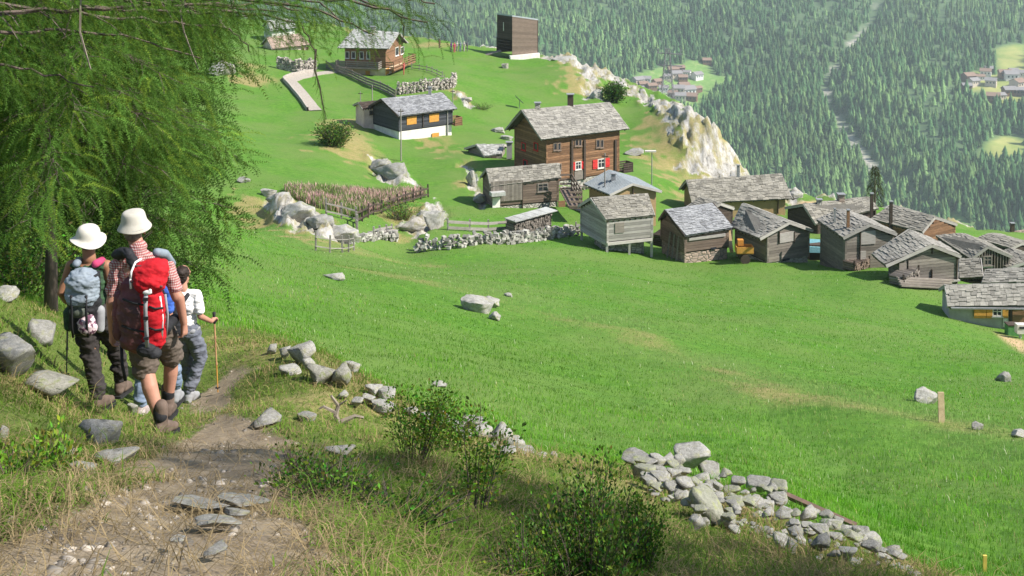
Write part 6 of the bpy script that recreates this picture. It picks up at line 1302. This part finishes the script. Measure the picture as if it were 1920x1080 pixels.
strap('compression_strap', [(.045, -.178, .47), (.04, -.185, .36), (.045, -.186, .22), (.05, -.185, .08)], .028, .008, GREYS, Pk); strap('compression_strap', [(.13, -.125, .44), (.145, -.115, .28), (.135, -.11, .12)], .012, .01, WHT, Pk); strap('compression_strap', [(.155, -.08, .44), (.168, -.07, .28), (.155, -.07, .12)], .016, .01, GREYS, Pk)
for z_ in (.44, .30, .15):
    mb = MB(); mb.box((.045, -.196, z_), (.036, .014, .022)); mb.build('buckle', BLKP, Pk)
for x0, x1, z_ in ((-.14, .03, .40), (-.15, .03, .20), (.06, .15, .36), (.06, .15, .20)): strap('side_strap', [(x0, -.125 if x0 < 0 else -.172, z_+.02), ((x0+x1)/2, -.158 if x0 < 0 else -.165, z_), (x1, -.172 if x0 < 0 else -.115, z_-.01)], .014, .008, BLKP, Pk)
blob('lid_zip_fold', [('c', (-.07, -.135, .555), (.15, -.15, .52), .012, .010), ('c', (-.05, -.09, .655), (.14, -.10, .64), .010, .009)], MAROON, Pk, .005, 2)
strap('piping', [(-.08, -.125, .56), (-.075, -.12, .62), (-.06, -.07, .675), (-.03, -.02, .69)], .014, .01, WHT, Pk); strap('piping', [(-.075, -.135, .50), (-.08, -.13, .57)], .014, .01, WHT, Pk)
blob('crest_patch', [('e', (.055, -.178, .485), (.035, .012, .018)), ('e', (.075, -.178, .50), (.012, .01, .014))], WHT, Pk, .005, 2)
blob('shoulder_strap', [('c', (-.27, .20, .655), (-.17, .12, .70), .045, .04), ('c', (-.17, .12, .70), (-.10, .05, .60), .04, .04), ('c', (-.27, .2, .655), (-.25, .32, .55), .04, .035)], BLKP, Pk, .008, 4, .006, 9)
blob('shoulder_strap', [('c', (.08, .2, .66), (.05, .10, .70), .035, .035), ('c', (.08, .2, .66), (.10, .32, .55), .035, .03)], GREYP, Pk, .008, 4)
blob('hip_belt', [('c', (-.22, .10, .12), (.10, .10, .12), .05, .05), ('c', (-.22, .10, .12), (-.24, .28, .13), .045, .04), ('c', (.10, .10, .12), (.12, .28, .13), .045, .04)], BLKP, Pk, .009, 4)
strap('dangling_strap', [(-.20, .02, .02), (-.19, .0, -.12), (-.165, -.01, -.24)], .02, .012, BLKP, Pk)
# --- the woman with the grey pack ---------------------------------------------
WX, WY, WZ = pix(188, 776, 10.3); gz = Hs(WX, WY); Wm = empty('person', (WX, WY, gz)); tag(Wm, 'woman in white sun hat and black trousers, bare arms, holding a pole on the left', 'person')
hd = (-.085, .03, 1.50); nk = (-.075, .01, 1.35)
body = head(hd, .95, -.2, nk)+[('e', (-.085, .01, 1.17), (.155, .10, .17)), ('e', (-.075, .01, 1.0), (.13, .095, .16)), ('e', (-.06, .01, .87), (.16, .12, .12)), ('c', (-.235, .01, 1.29), (.075, .01, 1.29), .052, .052), ('c', (-.245, .01, 1.285), (-.31, -.04, 1.06), .046, .037), ('c', (-.31, -.04, 1.06), (-.345, .13, .93), .036, .026), ('c', (.085, .01, 1.285), (.13, -.0, 1.03), .046, .037), ('c', (.13, .0, 1.03), (.13, .13, .86), .036, .026),
 ('c', (-.12, .01, .84), (-.08, .04, .45), .085, .055), ('c', (-.08, .04, .45), (.0, -.03, .12), .052, .035), ('c', (.0, .02, .84), (.07, .22, .48), .085, .055), ('c', (.07, .22, .48), (.085, .30, .14), .05, .035), ('c', (.0, -.03, .12), (.02, .05, .05), .034, .03), ('c', (.085, .30, .14), (.09, .38, .06), .034, .03)]
body += hand((-.345, .13, .93), (-.1, .75, -.25), 1, .95, .92)+hand((.13, .13, .86), (0, .3, -1), -1, .6, .92)
blob('body', body, SKIN2, Wm, .0075, 5)
blob('top', [('e', (-.085, .01, 1.16), (.165, .115, .18)), ('e', (-.075, .01, 1.0), (.145, .11, .17)), ('c', (-.20, .01, 1.29), (.04, .01, 1.29), .06, .06)], GRNP, Wm, .009, 4, .006, 1)
blob('trousers', [('e', (-.06, .01, .87), (.175, .135, .13)), ('c', (-.125, .01, .84), (-.09, .045, .46), .105, .078), ('c', (-.09, .045, .46), (-.005, -.025, .15), .078, .07), ('c', (.005, .02, .84), (.075, .22, .48), .105, .078), ('c', (.075, .22, .48), (.085, .30, .16), .078, .068), ('c', (-.17, .0, .66), (-.14, .02, .55), .05, .05)], BLACKT, Wm, .009, 4, .010, 2)
boot((.0, -.03, .105), (.3, .95, 0), Wm, low=True); boot((.087, .30, .11), (.1, 1, -.1), Wm, low=True)
blob('hair', [('e', (hd[0], hd[1]-.015, hd[2]+.015), (.082, .095, .085))], HAIR, Wm, .007, 3)
lathe('hat', [(.035, .100), (.07, .095), (.092, .07), (.100, .03), (.104, .0), (.118, -.012), (.140, -.028), (.156, -.036)], HATW, Wm, (hd[0], hd[1]-.01, hd[2]+.05), (.16, .10, 0), wob=.11)
Wp = empty('backpack', (WX-.04, WY-.21, gz+.75)); tag(Wp, 'blue-grey hiking backpack with patterned lower pockets on the woman in black trousers', 'backpack')
blob('main_bag', [('b', (0, 0, .30), (.12, .07, .24)), ('e', (0, -.02, .30), (.145, .115, .29)), ('e', (-.0, -.02, .10), (.14, .10, .12))], BLKP, Wp, .009, 9, .006, 14)
blob('top_lid', [('b', (0, -.04, .42), (.115, .07, .11)), ('e', (.0, -.045, .45), (.15, .12, .15)), ('e', (.0, -.06, .36), (.145, .11, .10)), ('e', (0, -.02, .53), (.12, .10, .06))], GREYP, Wp, .008, 6, .009, 16)
blob('front_pocket', [('e', (.055, -.105, .12), (.085, .05, .09))], PINKP, Wp, .008, 4, .006, 15); blob('front_pocket', [('e', (-.01, -.10, .24), (.09, .05, .06))], simple('olive_grey_pattern', (.20, .22, .16), (.06, .07, .07), 14, .8), Wp, .008, 4)
blob('side_pocket', [('c', (-.135, -.02, .08), (-.135, -.02, .2), .045, .05)], GRNP, Wp, .008, 4); blob('side_pocket', [('c', (.135, -.02, .06), (.135, -.02, .22), .04, .045)], GREYS, Wp, .008, 4)
for x_ in (-.06, .07): strap('compression_strap', [(x_, -.155, .40), (x_*.95, -.16, .28), (x_, -.155, .12), (x_, -.13, .02)], .02, .008, BLKP, Wp)
blob('shoulder_strap', [('c', (-.13, .22, .585), (-.10, .08, .60), .035, .035), ('c', (-.13, .22, .585), (-.14, .33, .47), .035, .03)], GREYP, Wp, .008, 4); blob('shoulder_strap', [('c', (.075, .22, .585), (.07, .08, .60), .035, .035), ('c', (.075, .22, .585), (.09, .33, .47), .035, .03)], simple('magenta_strap', (.55, .06, .16), (.35, .04, .1), 9), Wp, .008, 4)
hiking_pole((WX-.352, WY+.22, gz+.96), (WX-.375, WY+.20, Hs(WX-.375, WY+.20)-.01), 'grey walking pole held by the woman on the left')
# --- the youth in the white shirt ----------------------------------------------
YX, YY, YZ = pix(352, 757, 12.5); gz = Hs(YX, YY); Yt = empty('person', (YX, YY, gz)); tag(Yt, 'dark-haired youth in white T-shirt and grey trousers with a pole, farthest hiker', 'person')
hd = (-.045, .02, 1.395); nk = (-.04, .0, 1.26)
body = head(hd, .92, -.5, nk)+[('e', (-.03, .0, 1.09), (.14, .09, .16)), ('e', (-.02, .0, .93), (.12, .085, .14)), ('e', (-.01, .0, .80), (.135, .10, .10)), ('c', (-.16, .0, 1.19), (.10, .0, 1.19), .046, .046), ('c', (.115, .0, 1.185), (.16, -.03, .96), .042, .034), ('c', (.16, -.03, .96), (.235, .13, .845), .033, .024), ('c', (-.17, .0, 1.185), (-.2, -.0, .95), .042, .034), ('c', (-.2, .0, .95), (-.19, .14, .80), .033, .024),
 ('c', (.05, .01, .77), (.125, .10, .45), .075, .05), ('c', (.125, .10, .45), (.02, .0, .12), .046, .032), ('c', (-.07, .0, .77), (-.06, .18, .45), .075, .05), ('c', (-.06, .18, .45), (-.07, .28, .12), .046, .032), ('c', (.02, .0, .12), (.03, .07, .05), .03, .026), ('c', (-.07, .28, .12), (-.06, .35, .05), .03, .026)]
body += hand((.235, .13, .845), (.1, .75, .05), -1, .95, .88)+hand((-.19, .14, .80), (0, .4, -1), 1, .6, .88)
blob('body', body, SKIN, Yt, .0075, 5); blob('t_shirt', [('e', (-.03, .0, 1.08), (.155, .105, .17)), ('e', (-.02, .0, .92), (.135, .10, .15)), ('c', (-.16, .0, 1.19), (.10, .0, 1.19), .056, .056), ('c', (.115, .0, 1.185), (.15, -.02, 1.02), .056, .055), ('c', (-.17, .0, 1.185), (-.19, .0, 1.02), .056, .055)], WHT, Yt, .008, 4, .007, 3)
blob('trousers', [('e', (-.01, .0, .80), (.15, .115, .11)), ('c', (.05, .01, .77), (.125, .10, .45), .095, .075), ('c', (.125, .10, .45), (.02, .0, .15), .074, .066), ('c', (-.07, .0, .77), (-.06, .18, .45), .095, .072), ('c', (-.06, .18, .45), (-.07, .28, .15), .072, .064)], GREYT, Yt, .009, 4, .010, 2)
boot((.02, .0, .10), (.2, 1, 0), Yt, low=True, mat=GREYS); boot((-.07, .28, .10), (0, 1, 0), Yt, low=True, mat=GREYS); blob('hair', [('e', (hd[0]-.005, hd[1]-.015, hd[2]+.03), (.088, .10, .085)), ('e', (hd[0], hd[1]-.05, hd[2]-.02), (.07, .055, .06))], HAIR, Yt, .007, 2, .006, 5)
Yp = empty('backpack', (YX-.06, YY-.17, gz+.72)); tag(Yp, 'small dark daypack on the youth in the white T-shirt', 'backpack'); blob('main_bag', [('b', (0, 0, .24), (.09, .06, .17)), ('e', (0, -.02, .24), (.115, .09, .22))], DARKV, Yp, .009, 8, .005, 4); blob('hip_belt', [('c', (-.09, .05, .1), (.14, .1, .09), .03, .03), ('c', (.14, .1, .09), (.17, .22, .09), .03, .03)], GREYS, Yp, .008, 4); blob('shoulder_strap', [('c', (.10, .15, .49), (.06, .04, .44), .025, .025), ('c', (.10, .15, .49), (.12, .26, .38), .025, .022)], BLKP, Yp, .007, 3)
hiking_pole((YX+.248, YY+.20, gz+.90), (YX+.30, YY+.12, Hs(YX+.30, YY+.12)-.01), 'reddish-brown pole with a yellow tip held by the youth', True)
# --- the hiker in blue between them ---------------------------------------------
QX, QY, QZ = pix(289, 768, 11.1); gz = Hs(QX, QY); Q = empty('person', (QX, QY, gz)); tag(Q, 'hiker in blue shirt and faded trousers, mostly hidden behind the red backpack', 'person')
hd = (0, .02, 1.44); nk = (0, .0, 1.30)
body = head(hd, .93, .1, nk)+[('e', (0, .0, 1.12), (.15, .095, .165)), ('e', (0, .0, .95), (.125, .09, .15)), ('e', (0, .0, .82), (.14, .105, .11)), ('c', (-.14, .0, 1.23), (.14, .0, 1.23), .05, .05), ('c', (.155, .0, 1.22), (.165, -.03, .95), .045, .037), ('c', (.165, -.03, .95), (.175, .08, .72), .035, .026), ('c', (-.155, .0, 1.22), (-.17, -.02, .96), .045, .037), ('c', (-.17, -.02, .96), (-.16, .1, .74), .035, .026),
 ('c', (-.075, .0, .80), (-.10, .03, .45), .08, .052), ('c', (-.10, .03, .45), (-.11, -.05, .12), .05, .034), ('c', (.075, .02, .80), (.12, .2, .48), .08, .052), ('c', (.12, .2, .48), (.12, .32, .15), .05, .034), ('c', (-.11, -.05, .12), (-.10, .03, .05), .032, .028), ('c', (.12, .32, .15), (.12, .39, .06), .032, .028)]
body += hand((.175, .08, .72), (0, .25, -1), -1, .8, .9)+hand((-.16, .1, .74), (0, .3, -1), 1, .6, .9)
blob('body', body, SKIN, Q, .0075, 5); blob('shirt', [('e', (0, .0, 1.11), (.165, .11, .175)), ('e', (0, .0, .93), (.145, .11, .17)), ('c', (-.14, .0, 1.23), (.14, .0, 1.23), .06, .06), ('c', (.155, .0, 1.22), (.16, -.02, 1.06), .06, .055), ('c', (-.155, .0, 1.22), (-.165, -.01, 1.06), .06, .055)], BLUEC, Q, .008, 4, .006, 3)
blob('trousers', [('e', (0, .0, .81), (.155, .12, .12)), ('c', (-.08, .0, .78), (-.10, .03, .45), .10, .075), ('c', (-.10, .03, .45), (-.11, -.05, .16), .074, .064), ('c', (.08, .02, .78), (.12, .2, .48), .10, .075), ('c', (.12, .2, .48), (.12, .32, .17), .074, .064)], JEANS, Q, .009, 4, .009, 2)
boot((-.11, -.05, .10), (0, 1, 0), Q, low=True, mat=simple('pale_trainer', (.5, .42, .40), (.35, .28, .27), 9)); boot((.12, .32, .10), (0, 1, -.1), Q, low=True, mat=GREYS); blob('hair', [('e', (hd[0], hd[1]-.015, hd[2]+.02), (.085, .098, .088))], HAIR, Q, .007, 2)
